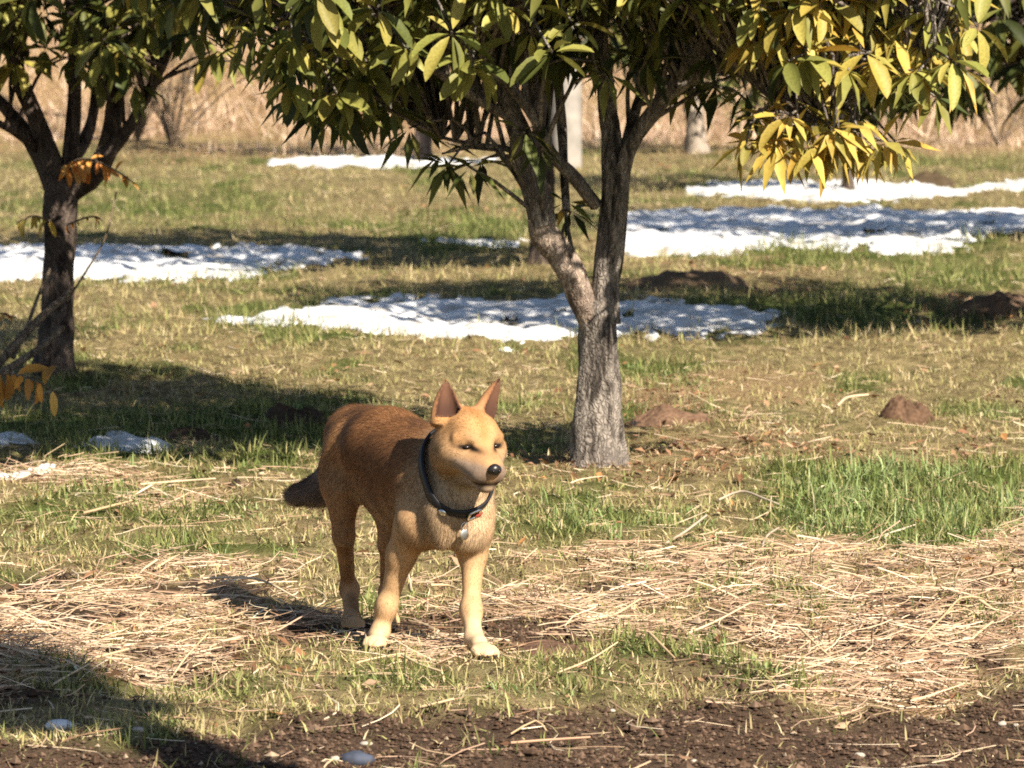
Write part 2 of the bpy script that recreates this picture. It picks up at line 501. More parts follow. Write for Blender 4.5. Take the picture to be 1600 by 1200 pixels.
for lab, xs, t, b in SNOW:
    p0, p1 = G(xs[0], min(t) - 8), G(xs[-1], min(t) - 8)
    q = G(xs[0], max(b) + 10)
    x0, x1 = min(p0[0], q[0]) - .2, max(p1[0], G(xs[-1], max(b))[0]) + .2
    y1, y0 = G(0, min(t) - 8)[1], q[1]
    st = max(0.018, (x1 - x0) / 260)
    nx_, ny_ = int((x1 - x0) / st) + 2, int((y1 - y0) / st) + 2
    X, Y = np.meshgrid(np.linspace(x0, x1, nx_), np.linspace(y0, y1, ny_))
    X, Y = X.ravel(), Y.ravel()
    m = None
    px, py = proj(X, Y, np.zeros_like(X))
    k = np.clip((py + 80) / 600, .2, 2)
    hgt = max(b) - min(t)
    n = ((fbm(X * 6, Y * 3.0, 0, 55, 4) - .5) + .7 * (fbm(X * 21, Y * 9, 0, 59, 2) - .5)) * min(22, 3 + .42 * hgt) * k - 40 * k * sstep(.72, .80, fbm(X * 4, Y * 2.0, 0, 58, 3))
    m = np.minimum(py - np.interp(px, xs, t), np.interp(px, xs, b) - py)
    m = np.minimum(m, np.minimum(px - xs[0], xs[-1] - px) * .25) + n
    mm = m * (Y ** 2) / 13714.0                       # metres inside the edge
    thick = min(0.018, .003 + .0005 * hgt) * (1 - np.exp(-np.maximum(mm, 0) / 0.18)) * (.7 + .6 * fbm(X * 3, Y * 2, 0, 66, 2)) + ((fbm(X * 3.2, Y * 1.8, 0, 61, 3) - .5) * 1.3 + .35 * (fbm(X * 14, Y * 8, 0, 62, 2) - .5)) * min(.026, .0005 * hgt) * (mm > 0)
    Z = ground_z(X, Y) + np.where(mm > 0, thick + .004, np.maximum(mm, -.3) * .12)
    ii = (np.arange(ny_ - 1)[:, None] * nx_ + np.arange(nx_ - 1)[None]).ravel()
    F = np.stack([ii, ii + 1, ii + nx_ + 1, ii + nx_], 1)
    F = F[(mm[F] > -.12).all(1) & (mm[F] > -.0).any(1)]
    used = np.unique(F)
    if len(used) < 4: continue
    re = np.full(len(X), -1); re[used] = np.arange(len(used))
    c = np.array([X[used].mean(), Y[used].mean(), 0])
    o = obj('snow_patch', mesh('snow_patch', np.stack([X, Y, Z], 1)[used] - c, [re[F]], M_snow), None, c)
    tag(o, lab, 'snow', 'patches of old snow on the field')

# ------------------------------------------------------------------ grass, straw, litter
def spread(n, d0, d1, margin=0.35, power=1.0):
    """random ground points in the wedge the camera sees (with a margin), denser nearer"""
    u = RNG.random(n)
    if power == 1.0: d = d0 + (d1 - d0) * u
    else: d = d0 * (d1 / d0) ** u
    w = d * 0.0928 + margin
    return (RNG.random(n) * 2 - 1) * w, d

def blades(x, y, length, width, lean, az, col, tip=None, base_z=None, segs=2, curl=0.5, colvar=.15):
    """thin bent blades; lean = angle from vertical"""
    n = len(x)
    z = ground_z(x, y) - 0.004 if base_z is None else base_z
    base = np.stack([x, y, z], 1)
    hd = np.stack([np.cos(az), np.sin(az), np.zeros(n)], 1)
    wa = az + np.pi / 2 + RNG.normal(0, .5, n)
    wd = np.stack([np.cos(wa), np.sin(wa), RNG.normal(0, .2, n)], 1)
    wd = wd * (width / 2)[:, None]
    def at(t):
        l = lean * (1 + curl * (t - .5))
        return base + (length * t)[:, None] * (hd * np.sin(l)[:, None] + np.array([0, 0, 1.]) * np.cos(l)[:, None])
    c = np.clip(col * (1 + RNG.normal(0, colvar, (n, 1))), .004, .95)
    ct = c if tip is None else tip
    if segs == 2:
        m = at(.55)
        V = np.stack([base - wd, base + wd, m + wd * .85, m - wd * .85, at(1.0)], 1).reshape(-1, 3)
        k = np.arange(n)[:, None] * 5
        F4 = k + np.array([[0, 1, 2, 3]]); F3 = k + np.array([[3, 2, 4]])
        C = np.stack([c * .9, c * .9, c, c, ct], 1).reshape(-1, 3)
        return V, [F3, F4], C
    V = np.stack([base - wd, base + wd, at(1.0)], 1).reshape(-1, 3)
    F3 = np.arange(n)[:, None] * 3 + np.array([[0, 1, 2]])
    return V, [F3], np.stack([c, c, ct], 1).reshape(-1, 3)

def pick(pal, w, n):
    pal = np.array(pal); w = np.array(w, float)
    return pal[RNG.choice(len(pal), n, p=w / w.sum())]

DRY = [(.55, .45, .24), (.48, .40, .18), (.68, .56, .35), (.36, .29, .13), (.24, .155, .09), (.36, .34, .13)]
GRN = [(.18, .21, .06), (.25, .27, .085), (.32, .33, .12), (.09, .11, .03), (.42, .38, .17)]

def turf(name, n, d0, d1, scale, segs, label):
    x, y = spread(n, d0, d1, .5, 2.0)
    g, s, so, br = cover(x, y)
    cl = fbm(x * 16, y * 12, 0, 71, 2)
    keep = (RNG.random(n) < (1.0 - .93 * so) * (.08 + 1.5 * sstep(.2, .75, cl)) * (1 - .6 * np.clip(s, 0, 1)) * (1 - .45 * br)) & (snow_mask(x, y) < 1 + RNG.exponential(1.0, n) * 3.2)
    x, y, g, s, br, cl = x[keep], y[keep], g[keep], s[keep], br[keep], cl[keep]
    n = len(x)
    isg = RNG.random(n) < np.clip(.10 + .6 * g, 0, .78)
    col = np.where(isg[:, None], pick(GRN, [3, 3, 2, 3, 1], n), pick(DRY, [4, 4, 2, 3, 2, 4], n))
    col = np.where((RNG.random(n) < br * .6)[:, None], pick([(.22, .12, .065), (.30, .19, .11), (.15, .08, .045)], [1, 1, 1], n), col)
    ln = scale * (.018 + .03 * RNG.random(n) + .03 * np.clip(g, 0, 1) * isg) * (.45 + .75 * sstep(.25, .75, cl))
    lean = np.abs(RNG.normal(.95, .38, n)) - .15 * isg * np.clip(g, 0, 1)
    wd = scale * RNG.uniform(.0022, .0048, n)
    V, F, C = blades(x, y, ln, wd, lean, RNG.random(n) * 6.283, col, None, None, segs)
    tag(obj(name, mesh(name, V, F, M_grass, C, smooth=False)), label, None, None, 'stuff')

turf('grass', 270000, 9.9, 22, 1.0, 2, 'short worn olive and yellow turf over the near field')
turf('grass', 170000, 22, 47, 1.7, 1, 'short dull turf over the far field')

# longer green tufts
def tufts(n_t, d0, d1):
    x, y = spread(n_t, d0, d1, .4, 2.0)
    g, s, so, br = cover(x, y)
    px, py = proj(x, y, 0 * x)
    big = np.maximum(sstep(0, .6, ell(px, py, 1440, 800, 300, 85)), .5 * sstep(0, .6, ell(px, py, 960, 820, 210, 60)))
    keep = (RNG.random(n_t) < np.clip(g, 0, 1) * (.25 + big)) & (snow_mask(x, y) < -1) & (so < .5)
    x, y, big = x[keep], y[keep], big[keep]
    k = 15
    n = len(x) * k
    vigor = np.repeat(np.clip(.25 + 1.5 * fbm(x * 5, y * 4, 0, 57, 2), .4, 1.5), k)
    X = np.repeat(x, k) + RNG.normal(0, .022, n); Y = np.repeat(y, k) + RNG.normal(0, .022, n)
    b = np.repeat(big, k)
    ln = (.035 + .05 * RNG.random(n)) * (.5 + .7 * b) * vigor
    pal = pick([(.22, .30, .095), (.29, .37, .14), (.13, .18, .045), (.36, .42, .20), (.44, .40, .22)], [3, 3, 2, 2, 1], n)
    V, F, C = blades(X, Y, ln, RNG.uniform(.003, .006, n), np.abs(RNG.normal(.62, .42, n)), RNG.random(n) * 6.283, pal, None, None, 2, 1.3)
    tag(obj('green_grass', mesh('green_grass', V, F, M_grass, C, smooth=False)), 'longer fresh green grass growing in tufts', None, None, 'stuff')
tufts(5200, 10, 22)

# dry stalk litter
def straw(name, n, d0, d1, lab, lmin, lmax, weight):
    x, y = spread(n, d0, d1, .5, 2.0)
    g, s, so, br = cover(x, y)
    keep = RNG.random(n) < weight(s, so, br)
    keep &= snow_mask(x, y) < -2
    x, y, s = x[keep], y[keep], s[keep]
    n = len(x)
    L = RNG.uniform(lmin, lmax, n) * (.5 + RNG.random(n))
    az = RNG.random(n) * 6.283
    az = np.where(RNG.random(n) < .62, fbm(x * 2.6, y * 2.6, 0, 83, 2) * 11 + RNG.normal(0, .35, n), az)
    w = RNG.uniform(.0009, .0026, n) * (1 + .7 * (RNG.random(n) > .93))
    tilt = np.clip(RNG.normal(0, .2, n), -.4, .4)
    t = np.array([-.5, -.17, .17, .5])
    bend = RNG.normal(0, .2, n)
    pt = []
    d = np.stack([np.cos(az), np.sin(az)], 1); e = np.stack([-np.sin(az), np.cos(az)], 1)
    lift = RNG.random(n) ** 2 * .05 * np.clip(s, 0.2, 1) + .004
    for q in t:
        xy = np.stack([x, y], 1) + d * (L * q)[:, None] + e * (bend * L * (q * q * 4 - .5))[:, None]
        z = ground_z(xy[:, 0], xy[:, 1])
        z = np.maximum(z + .003, ground_z(x, y) + lift + np.tan(tilt) * L * q)
        pt.append(np.column_stack([xy, z]))
    pt = np.stack(pt, 1)                                     # n,4,3
    side = np.stack([e[:, 0], e[:, 1], 0 * w], 1)[:, None] * w[:, None, None]
    up = np.array([0, 0, 1.0])[None, None] * (w * .9)[:, None, None]
    tap = np.array([1, .95, .85, .5])[None, :, None]
    V = np.concatenate([pt - side * tap, pt + up * tap, pt + side * tap], 2).reshape(n, 12, 3)
    k = np.arange(n)[:, None] * 12
    F = []
    for i in range(3):
        for j in range(2):
            a = i * 3 + j
            F.append(k + np.array([[a, a + 1, a + 4, a + 3]]))
    c = pick([(.60, .47, .32), (.50, .36, .23), (.72, .60, .44), (.35, .23, .145), (.24, .145, .085), (.48, .32, .22)], [3.5, 4, 2, 3.5, 3.5, 3.5], n)
    c = np.clip(c * (1 + RNG.normal(0, .12, (n, 1))), .01, .9)
    C = np.repeat(c, 12, 0)
    tag(obj(name, mesh(name, V.reshape(-1, 3), F, M_straw, C, smooth=False)), lab, None, None, 'stuff')
straw('dry_grass', 62000, 10, 19, 'pale dry stalks and straw lying matted on the ground', .03, .17, lambda s, so, br: (np.clip(s, 0, 1) * .95 + .03) * (1 - .5 * so))
straw('dry_grass', 9000, 15, 40, 'scattered bits of straw on the far turf', .025, .10, lambda s, so, br: .3 + .5 * s + .3 * br)

# curled brown leaf litter
def litter(n, d0, d1):
    x, y = spread(n, d0, d1, .5, 2.0)
    g, s, so, br = cover(x, y)
    keep = (RNG.random(n) < (.07 + .75 * br + .25 * np.clip(s, 0, 1)) * (1 - .85 * so)) & (snow_mask(x, y) < -2)
    x, y = x[keep], y[keep]; n = len(x)
    s1 = RNG.uniform(.008, .024, n); s2 = s1 * RNG.uniform(.35, .6, n)
    az = RNG.random(n) * 6.283
    d = np.stack([np.cos(az), np.sin(az), RNG.normal(0, .35, n)], 1); e = np.stack([-np.sin(az), np.cos(az), RNG.normal(0, .35, n)], 1)
    c0 = np.stack([x, y, ground_z(x, y) + .012], 1)
    up = np.array([[0, 0, 1.]]) * (s2 * RNG.uniform(-.3, .9, n))[:, None]
    V = np.stack([c0 - d * s1[:, None], c0 + e * s2[:, None] + up, c0 + d * s1[:, None], c0 - e * s2[:, None] + up], 1).reshape(-1, 3)
    k = np.arange(n)[:, None] * 4
    c = pick([(.26, .13, .065), (.36, .21, .12), (.16, .08, .04), (.48, .32, .2), (.38, .19, .07)], [3, 3, 3, 2, 1], n)
    c = c * (1 + RNG.normal(0, .15, (n, 1)))
    tag(obj('leaf_litter', mesh('leaf_litter', V, [k + np.array([[0, 1, 2]]), k + np.array([[0, 2, 3]])], M_straw, np.clip(np.repeat(c, 4, 0), .01, .9), smooth=False)), 'small curled brown leaves fallen on the turf', None, None, 'stuff')
litter(26000, 10, 46)

# crumbs of soil and grit on the track
def crumbs(n):
    x, y = spread(n, 9.9, 13, .4, 1.0)
    g, s, so, br = cover(x, y)
    keep = RNG.random(n) < so * .9 + .03
    x, y = x[keep], y[keep]; n = len(x)
    r = RNG.uniform(.002, .0075, n) * (1 + 1.2 * (RNG.random(n) > .97))
    base = np.array([(1, 0, 0), (-1, 0, 0), (0, 1, 0), (0, -1, 0), (0, 0, .8), (0, 0, -.6)], float)
    V = base[None] * r[:, None, None] * RNG.uniform(.6, 1.4, (n, 6, 1))
    V += np.stack([x, y, ground_z(x, y) + r * .3], 1)[:, None]
    f = np.array([(0, 2, 4), (2, 1, 4), (1, 3, 4), (3, 0, 4), (2, 0, 5), (1, 2, 5), (3, 1, 5), (0, 3, 5)])
    F = (np.arange(n)[:, None, None] * 6 + f[None]).reshape(-1, 3)
    c = pick([(.07, .043, .029), (.105, .067, .045), (.145, .097, .067), (.05, .031, .021), (.34, .26, .18)], [4, 4, 2, 2, .12], n)
    tag(obj('soil_crumbs', mesh('soil_crumbs', V.reshape(-1, 3), [F], M_soil, np.repeat(c, 6, 0), smooth=False)), 'loose crumbs of dark brown soil on the bare track', None, None, 'stuff')
crumbs(52000)

# tall dry reeds and weeds on the bank
def reeds(n):
    x = RNG.uniform(-9, 9, n); y = 41.5 + 12.5 * RNG.random(n)
    keep = RNG.random(n) < (.3 + .9 * fbm(x * .9, y * .6, 0, 101, 2)) * sstep(43, 46.5, y + (fbm(x * .9, y * .35, 0, 107, 3) - .5) * 6)
    x, y = x[keep], y[keep]; n = len(x)
    ln = RNG.uniform(.2, .7, n) * (.5 + .9 * fbm(x * .6, y * .5, 0, 103, 2)) * (.22 + .78 * sstep(45, 48, y + (fbm(x * .8, y * .5, 0, 105, 2) - .5) * 3))
    c = pick([(.60, .43, .31), (.70, .54, .40), (.46, .31, .22), (.78, .63, .48), (.34, .22, .15)], [4, 3, 3, 2, 2], n)
    V, F, C = blades(x, y, ln, RNG.uniform(.006, .015, n), np.abs(RNG.normal(1.0, .5, n)), RNG.random(n) * 6.283, c, None, None, 1, .8)
    tag(obj('dry_reeds', mesh('dry_reeds', V, F, M_straw, C, smooth=False)), 'tall pinkish tan dead grass covering the bank behind the trees', None, None, 'stuff')
reeds(110000)

# ------------------------------------------------------------------ soil mounds, stones
def dome(cx, cy, rx, ry, h, seed, mat, colr, res=22, peaky=1.0):
    """rough heap standing on the ground"""
    a = np.linspace(0, 2 * np.pi, res * 2, endpoint=False); r = np.linspace(0, 1, res)
    A, R = np.meshgrid(a, r)
    x = cx + rx * R * np.cos(A) * (1 + .35 * (fbm(np.cos(A) * 1.5, np.sin(A) * 1.5, 0, seed, 2) - .5))
    y = cy + ry * R * np.sin(A) * (1 + .35 * (fbm(np.cos(A) * 1.5, np.sin(A) * 1.5, 3, seed, 2) - .5))
    prof = (1 - R ** 2) ** peaky
    n = fbm(x / rx * 2.3, y / ry * 2.3, 0, seed + 3, 3)
    n2 = fbm(x / rx * 7, y / ry * 7, 0, seed + 4, 2)
    z = ground_z(x.ravel(), y.ravel()).reshape(x.shape) - .012 * (R > .98) + h * prof * (.45 + .6 * n + .5 * n2)
    V = np.stack([x, y, z], -1).reshape(-1, 3)
    m = res * 2
    i = np.arange(res - 1)[:, None] * m; j = np.arange(m)[None]; j2 = (j + 1) % m
    F = np.stack([i + j, i + m + j, i + m + j2, i + j2], -1).reshape(-1, 4)
    c = np.array(colr)[None] * (.7 + .7 * fbm(x.ravel() / rx * 4, y.ravel() / ry * 4, 0, seed + 5, 2))[:, None]
    o_ = np.array([cx, cy, 0])
    return mesh('soil', V - o_, [F], mat, np.clip(c, .01, .9), smooth=False), o_

for lab, px, py, wpx, hpx, colr in (
    ('brown clod of soil on the sunny turf right of the middle trunk', 1418, 657, 46, 34, (.10, .06, .038)),
    ('brown molehill of crumbly soil near the picture edge right of the snow', 1570, 488, 80, 28, (.13, .085, .058)),
    ('low reddish brown heap close beside the grey trunk', 1040, 664, 80, 26, (.14, .085, .055)),
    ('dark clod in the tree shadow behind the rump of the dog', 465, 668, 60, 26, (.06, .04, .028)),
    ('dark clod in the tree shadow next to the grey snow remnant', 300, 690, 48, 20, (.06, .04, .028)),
    ('dark far mound beyond the sunlit snow strip', 1455, 284, 45, 14, (.07, .05, .03)),
    ('ridge of soil at the back of the shade behind the middle trunk', 1080, 448, 110, 22, (.14, .095, .06)),
    ('small black clod lying alone left of the dog tail', 367, 760, 11, 11, (.035, .024, .018)),
    ('low scrape of dark soil just right of the front paw of the dog', 868, 1022, 70, 16, (.11, .065, .045)),
):
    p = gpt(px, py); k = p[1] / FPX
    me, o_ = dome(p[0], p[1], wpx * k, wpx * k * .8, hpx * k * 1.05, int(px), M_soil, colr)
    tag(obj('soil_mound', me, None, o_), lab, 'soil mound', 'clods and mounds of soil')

M_stone = mat_plain('pale_stone', (.36, .32, .27), .8, .2, 0, 60, .25)
M_ice = M_snow
def pebble(px, py, w, lab, name, cat, mat, grp, flat=.6):
    p = gpt(px, py); r = w * p[1] / FPX / 2
    a = np.linspace(0, 2 * np.pi, 10, endpoint=False); t = np.linspace(0, np.pi, 7)
    A, T = np.meshgrid(a, t)
    d = np.stack([np.sin(T) * np.cos(A), np.sin(T) * np.sin(A) * .8, np.cos(T) * flat], -1).reshape(-1, 3)
    d = d * (.75 + .5 * fbm(d[:, 0] * 1.6 + px, d[:, 1] * 1.6, d[:, 2] * 1.6, 5, 2))[:, None] * r
    i = np.arange(6)[:, None] * 10; j = np.arange(10)[None]; j2 = (j + 1) % 10
    F = np.stack([i + j, i + 10 + j, i + 10 + j2, i + j2], -1).reshape(-1, 4)
    p[2] += r * flat * .5
    tag(obj(name, mesh(name, d, [F], mat, smooth=True), None, p), lab, cat, grp)
pebble(1566, 1133, 15, 'white pebble on the bare track close to the picture edge', 'pebble', 'stone', M_stone, 'pale pebbles on the track')
pebble(1588, 1135, 11, 'dull pebble just right of the white one on the track', 'pebble', 'stone', M_stone, 'pale pebbles on the track')
pebble(957, 1112, 10, 'pale pebble at the grassy edge of the track below the paw side', 'pebble', 'stone', M_stone, 'pale pebbles on the track')
pebble(1343, 1183, 18, 'flat tan pebble on the track near the bottom of the picture', 'pebble', 'stone', M_stone, 'pale pebbles on the track')
pebble(1084, 1192, 13, 'round pale pebble at the bottom edge under the straw bundle', 'pebble', 'stone', M_stone, 'pale pebbles on the track')
pebble(572, 1164, 24, 'flat whitish chip on the soil below the dog, above the bluish stone', 'pebble', 'stone', M_stone, 'pale pebbles on the track', .35)
pebble(523, 1188, 16, 'white pebble left of the bluish stone at the bottom', 'pebble', 'stone', M_stone, 'pale pebbles on the track')
pebble(216, 1143, 26, 'white chip lying at the sunny rim of the shadow, bottom of the field', 'pebble', 'stone', M_stone, 'pale pebbles on the track', .4)
pebble(1433, 506, 14, 'white stone on the turf below the molehill', 'pebble', 'stone', M_stone, None)
pebble(92, 1139, 50, 'small bluish lump of snow inside the dark shadow at the corner', 'snow_lump', 'snow', M_snow, None, .4)
pebble(556, 1194, 58, 'dark bluish stone cut by the bottom edge of the picture', 'stone', 'stone', mat_plain('bluish_stone', (.055, .065, .095), .8, .3, 0, 50, .3), None, .5)

# ------------------------------------------------------------------ single dry stalks
STALKS = [
    ([(1105, 886), (1240, 875), (1345, 864)], 7, 'long pale straw lying along the back edge of the straw band'),
    ([(870, 1060), (920, 1040), (965, 1012)], 5, 'straight stalk lying over the brown scrape right of the paw'),
    ([(1015, 997), (1055, 1038)], 7, 'short thick pale stalk leaning down beside a dark gap in the straw'),
    ([(1072, 999), (1120, 978), (1172, 950)], 6, 'pale stalk slanting through the middle of the straw band'),
    ([(915, 978), (960, 968), (1000, 944)], 7, 'bent pale stalk above the brown scrape'),
    ([(85, 1052), (150, 1036), (202, 1022)], 7, 'upper of two pale stalks slanting beside the corner shadow'),
    ([(80, 1080), (110, 1062), (140, 1046)], 6, 'lower of two pale stalks slanting beside the corner shadow'),
    ([(265, 1072), (290, 1036), (325, 998)], 5, 'thin stalk standing steeply from the green tuft by the straw'),
    ([(131, 808), (170, 798), (206, 789)], 7, 'short pale stick on the turf below the tree shadow'),
    ([(219, 763), (280, 758), (337, 754)], 6, 'thin level straw on the turf left of the small black clod'),
    ([(240, 897), (270, 879)], 7, 'stubby pale stalk upright at the back of the straw'),
    ([(317, 911), (400, 912), (466, 943)], 6, 'bent pale stalk lying into the shadow of the dog'),
    ([(557, 1044), (590, 1036), (622, 1030)], 5, 'thin curved stalk in front of the hidden paw'),
    ([(628, 1031), (655, 1046), (690, 1058)], 7, 'pale stalk lying between the two front paws, nearer the camera'),
    ([(660, 1113), (685, 1107), (709, 1101)], 7, 'bright chip of stalk at the edge of the track below the dog'),
    ([(798, 1156), (837, 1135), (854, 1151)], 5, 'sharply kinked stalk on the dark track'),
    ([(798, 1170), (860, 1165), (922, 1161)], 7, 'pinkish stick lying flat on the dark track'),
    ([(1425, 1018), (1470, 975), (1502, 942), (1535, 943)], 6, 'arched stalk rising from the straw near the picture edge'),
    ([(1507, 1018), (1530, 996), (1552, 979)], 7, 'upright pale stalk right of the arched one'),
    ([(1530, 945), (1555, 962), (1578, 977)], 8, 'thick pale stalk pointing down beside the picture edge'),
    ([(1200, 1088), (1270, 1089), (1322, 1087), (1348, 1072)], 7, 'pinkish stick along the rim of the bare track'),
    ([(1385, 1073), (1425, 1062), (1464, 1051)], 6, 'pale stick at the rim of the track right of the pinkish one'),
    ([(1247, 987), (1275, 1015), (1307, 1043)], 6, 'pale stalk slanting down towards the track from a straw knot'),
    ([(1040, 856), (1070, 838), (1104, 812)], 7, 'grey stick slanting in the green grass left of the tufts'),
    ([(1122, 788), (1158, 774), (1195, 786), (1237, 803)], 6, 'bowed grey stick arching over the green grass'),
    ([(1188, 869), (1198, 845), (1216, 832)], 6, 'short grey stick standing at the back of the straw band'),
    ([(1308, 640), (1325, 626), (1357, 622)], 7, 'pale curled stem beside the brown clod'),
    ([(640, 962), (668, 945), (688, 938)], 7, 'pale stalk between the legs of the dog'),
    ([(672, 922), (700, 922), (722, 932)], 7, 'curved pale stalk just behind the right front leg'),
]
for n_, (pts, w, lab) in enumerate(STALKS):
    Q = []
    for i, (a, b) in enumerate(pts):
        p = gpt(a, b); Q.append(p)
    Q = np.array(Q)
    # stalks that run steeply in the picture stand up a little rather than lying far along the line of sight
    base = Q[np.argmin(Q[:, 1])]
    k = base[1] / FPX
    for i, (a, b) in enumerate(pts):
        d = base[1] + .35 * (Q[i, 1] - base[1])
        q = P(a, b, d)
        g0 = ground_z(np.array([q[0]]), np.array([q[1]]))[0]
        q[2] = max(q[2], g0) + .012
        Q[i] = q
    r = w * k / 2 * .72
    pp, rr = resample(Q, np.linspace(r, r * .75, len(Q)), .025)
    Vt, Ft = tube(pp, rr, 6, .12, n_)
    c0 = pp.mean(0)
    col = np.array(random.choice([(.62, .48, .29), (.55, .40, .23), (.68, .54, .36)])) if 'grey' not in lab and 'pink' not in lab else np.array((.45, .37, .28) if 'grey' in lab else (.50, .31, .20))
    cc = np.clip(col[None] * (.8 + .4 * fbm(Vt[:, 0] * 60, Vt[:, 1] * 60, Vt[:, 2] * 60, n_, 2))[:, None], 0, .9)
    tag(obj('dry_stalk', mesh('dry_stalk', Vt - c0, [Ft], M_straw, cc), None, c0), lab, 'dry stalk', 'single dry stalks on the ground')

#TREES
# ------------------------------------------------------------------ trees
def leaf_template(seg=4):
    """one long leaf, unit length along +Y, width along X, folded along the midrib and curved down"""
    t = np.array([0, .18, .42, .70, .90, 1.0]); w = np.array([.03, .60, 1.0, .94, .56, .02]) * .5
    z = -.22 * t ** 2
    V = []
    for a, b, c in zip(t, w, z):
        V += [(-b, a, c + .25 * b), (0, a, c), (b, a, c + .25 * b)]
    V = np.array(V)
    F = []
    for i in range(5):
        for j in range(2):
            k = i * 3 + j
            F.append((k, k + 1, k + 4, k + 3))
    return V, np.array(F)
LV, LF = leaf_template()
SV = np.array([(0, 0, 0), (-.42, .42, -.02), (0, .45, -.09), (.42, .42, -.02), (0, 1, -.25)]) ; SF = np.array([(0, 2, 1), (0, 3, 2), (1, 2, 4), (2, 3, 4)])
GREENS = np.array([(.055, .07, .02), (.09, .105, .027), (.14, .145, .036), (.04, .05, .016), (.19, .18, .045)])
LIMES = np.array([(.27, .265, .065), (.33, .315, .08), (.21, .215, .052), (.14, .155, .038)])
YELLOWS = np.array([(.46, .345, .075), (.50, .37, .085), (.40, .32, .07), (.33, .285, .07), (.50, .32, .065)])
M_tint = {}
def tint_mat(c):
    key = tuple(round(float(v), 3) for v in c)
    if key not in M_tint:
        m, nt, b = new_mat('leaf_tint')
        tc = N_(nt, 'ShaderNodeTexCoord'); oi = N_(nt, 'ShaderNodeObjectInfo')
        nz = N_(nt, 'ShaderNodeTexNoise', Scale=22.0, Detail=3.0)
        nt.links.new(tc.outputs['Object'], nz.inputs['Vector'])
        mr = N_(nt, 'ShaderNodeMapRange'); mr.inputs['To Min'].default_value = .72; mr.inputs['To Max'].default_value = 1.28
        nt.links.new(oi.outputs['Random'], mr.inputs['Value'])
        mr2 = N_(nt, 'ShaderNodeMapRange'); mr2.inputs['From Min'].default_value = .3; mr2.inputs['From Max'].default_value = .7
        mr2.inputs['To Min'].default_value = .8; mr2.inputs['To Max'].default_value = 1.2
        nt.links.new(nz.outputs['Fac'], mr2.inputs['Value'])
        mm = N_(nt, 'ShaderNodeMath', operation='MULTIPLY')
        nt.links.new(mr.outputs[0], mm.inputs[0]); nt.links.new(mr2.outputs[0], mm.inputs[1])
        vm = N_(nt, 'ShaderNodeVectorMath', operation='SCALE'); vm.inputs[0].default_value = key
        nt.links.new(mm.outputs[0], vm.inputs['Scale'])
        nt.links.new(vm.outputs[0], b.inputs['Base Color'])
        b.inputs['Roughness'].default_value = .5; b.inputs['Specular IOR Level'].default_value = .25
        tr = N_(nt, 'ShaderNodeBsdfTranslucent'); nt.links.new(vm.outputs[0], tr.inputs['Color'])
        mx = N_(nt, 'ShaderNodeMixShader', Fac=.24)
        nt.links.new(b.outputs[0], mx.inputs[1]); nt.links.new(tr.outputs[0], mx.inputs[2]); nt.links.new(mx.outputs[0], nt.nodes['Material Output'].inputs['Surface'])
        M_tint[key] = m
    return M_tint[key]
LEAF_MESH = {}
def leaf_mesh(ci, si):
    c = np.concatenate([GREENS, LIMES, YELLOWS])[ci]
    if (ci, si) not in LEAF_MESH:
        V = LV.copy()
        V[:, 2] += [0, -.10, .12][si] * V[:, 1] ** 2
        V[:, 0] += [0, .05, -.06][si] * np.sin(V[:, 1] * 3)
        V[:, 0] *= [.34, .29, .38][si]; V[:, 2] *= [1, .8, 1][si]
        LEAF_MESH[(ci, si)] = mesh('leaf', V, [LF], tint_mat(c), None, True)
    return LEAF_MESH[(ci, si)]

def whorl_leaves(c, axis, droop, n, length, rng):
    """frames (origin, dir, normal, length) of the leaves in a whorl around a twig tip"""
    axis = axis / np.linalg.norm(axis)
    ref = np.array([0, 0, 1.]) if abs(axis[2]) < .8 else np.array([1., 0, 0])
    u = np.cross(axis, ref); u /= np.linalg.norm(u); v = np.cross(axis, u)
    out = []
    off = rng.random() * 6.28
    for i in range(n):
        a = off + 2.399 * i + rng.normal(0, .2)
        r = u * math.cos(a) + v * math.sin(a)
        d = r * rng.uniform(.6, 1.0) + axis * rng.uniform(-.1, .5) + np.array([0, 0, -1.]) * droop * rng.uniform(.5, 1.3)
        d /= np.linalg.norm(d)
        nn = np.array([0, 0, 1.]) * .8 + axis * .4 + r * .35 + rng.normal(0, .2, 3)
        nn -= d * (nn @ d); nn /= np.linalg.norm(nn) + 1e-9
        out.append((c + d * .012, d, nn, length * rng.uniform(.55, 1.25)))
    return out

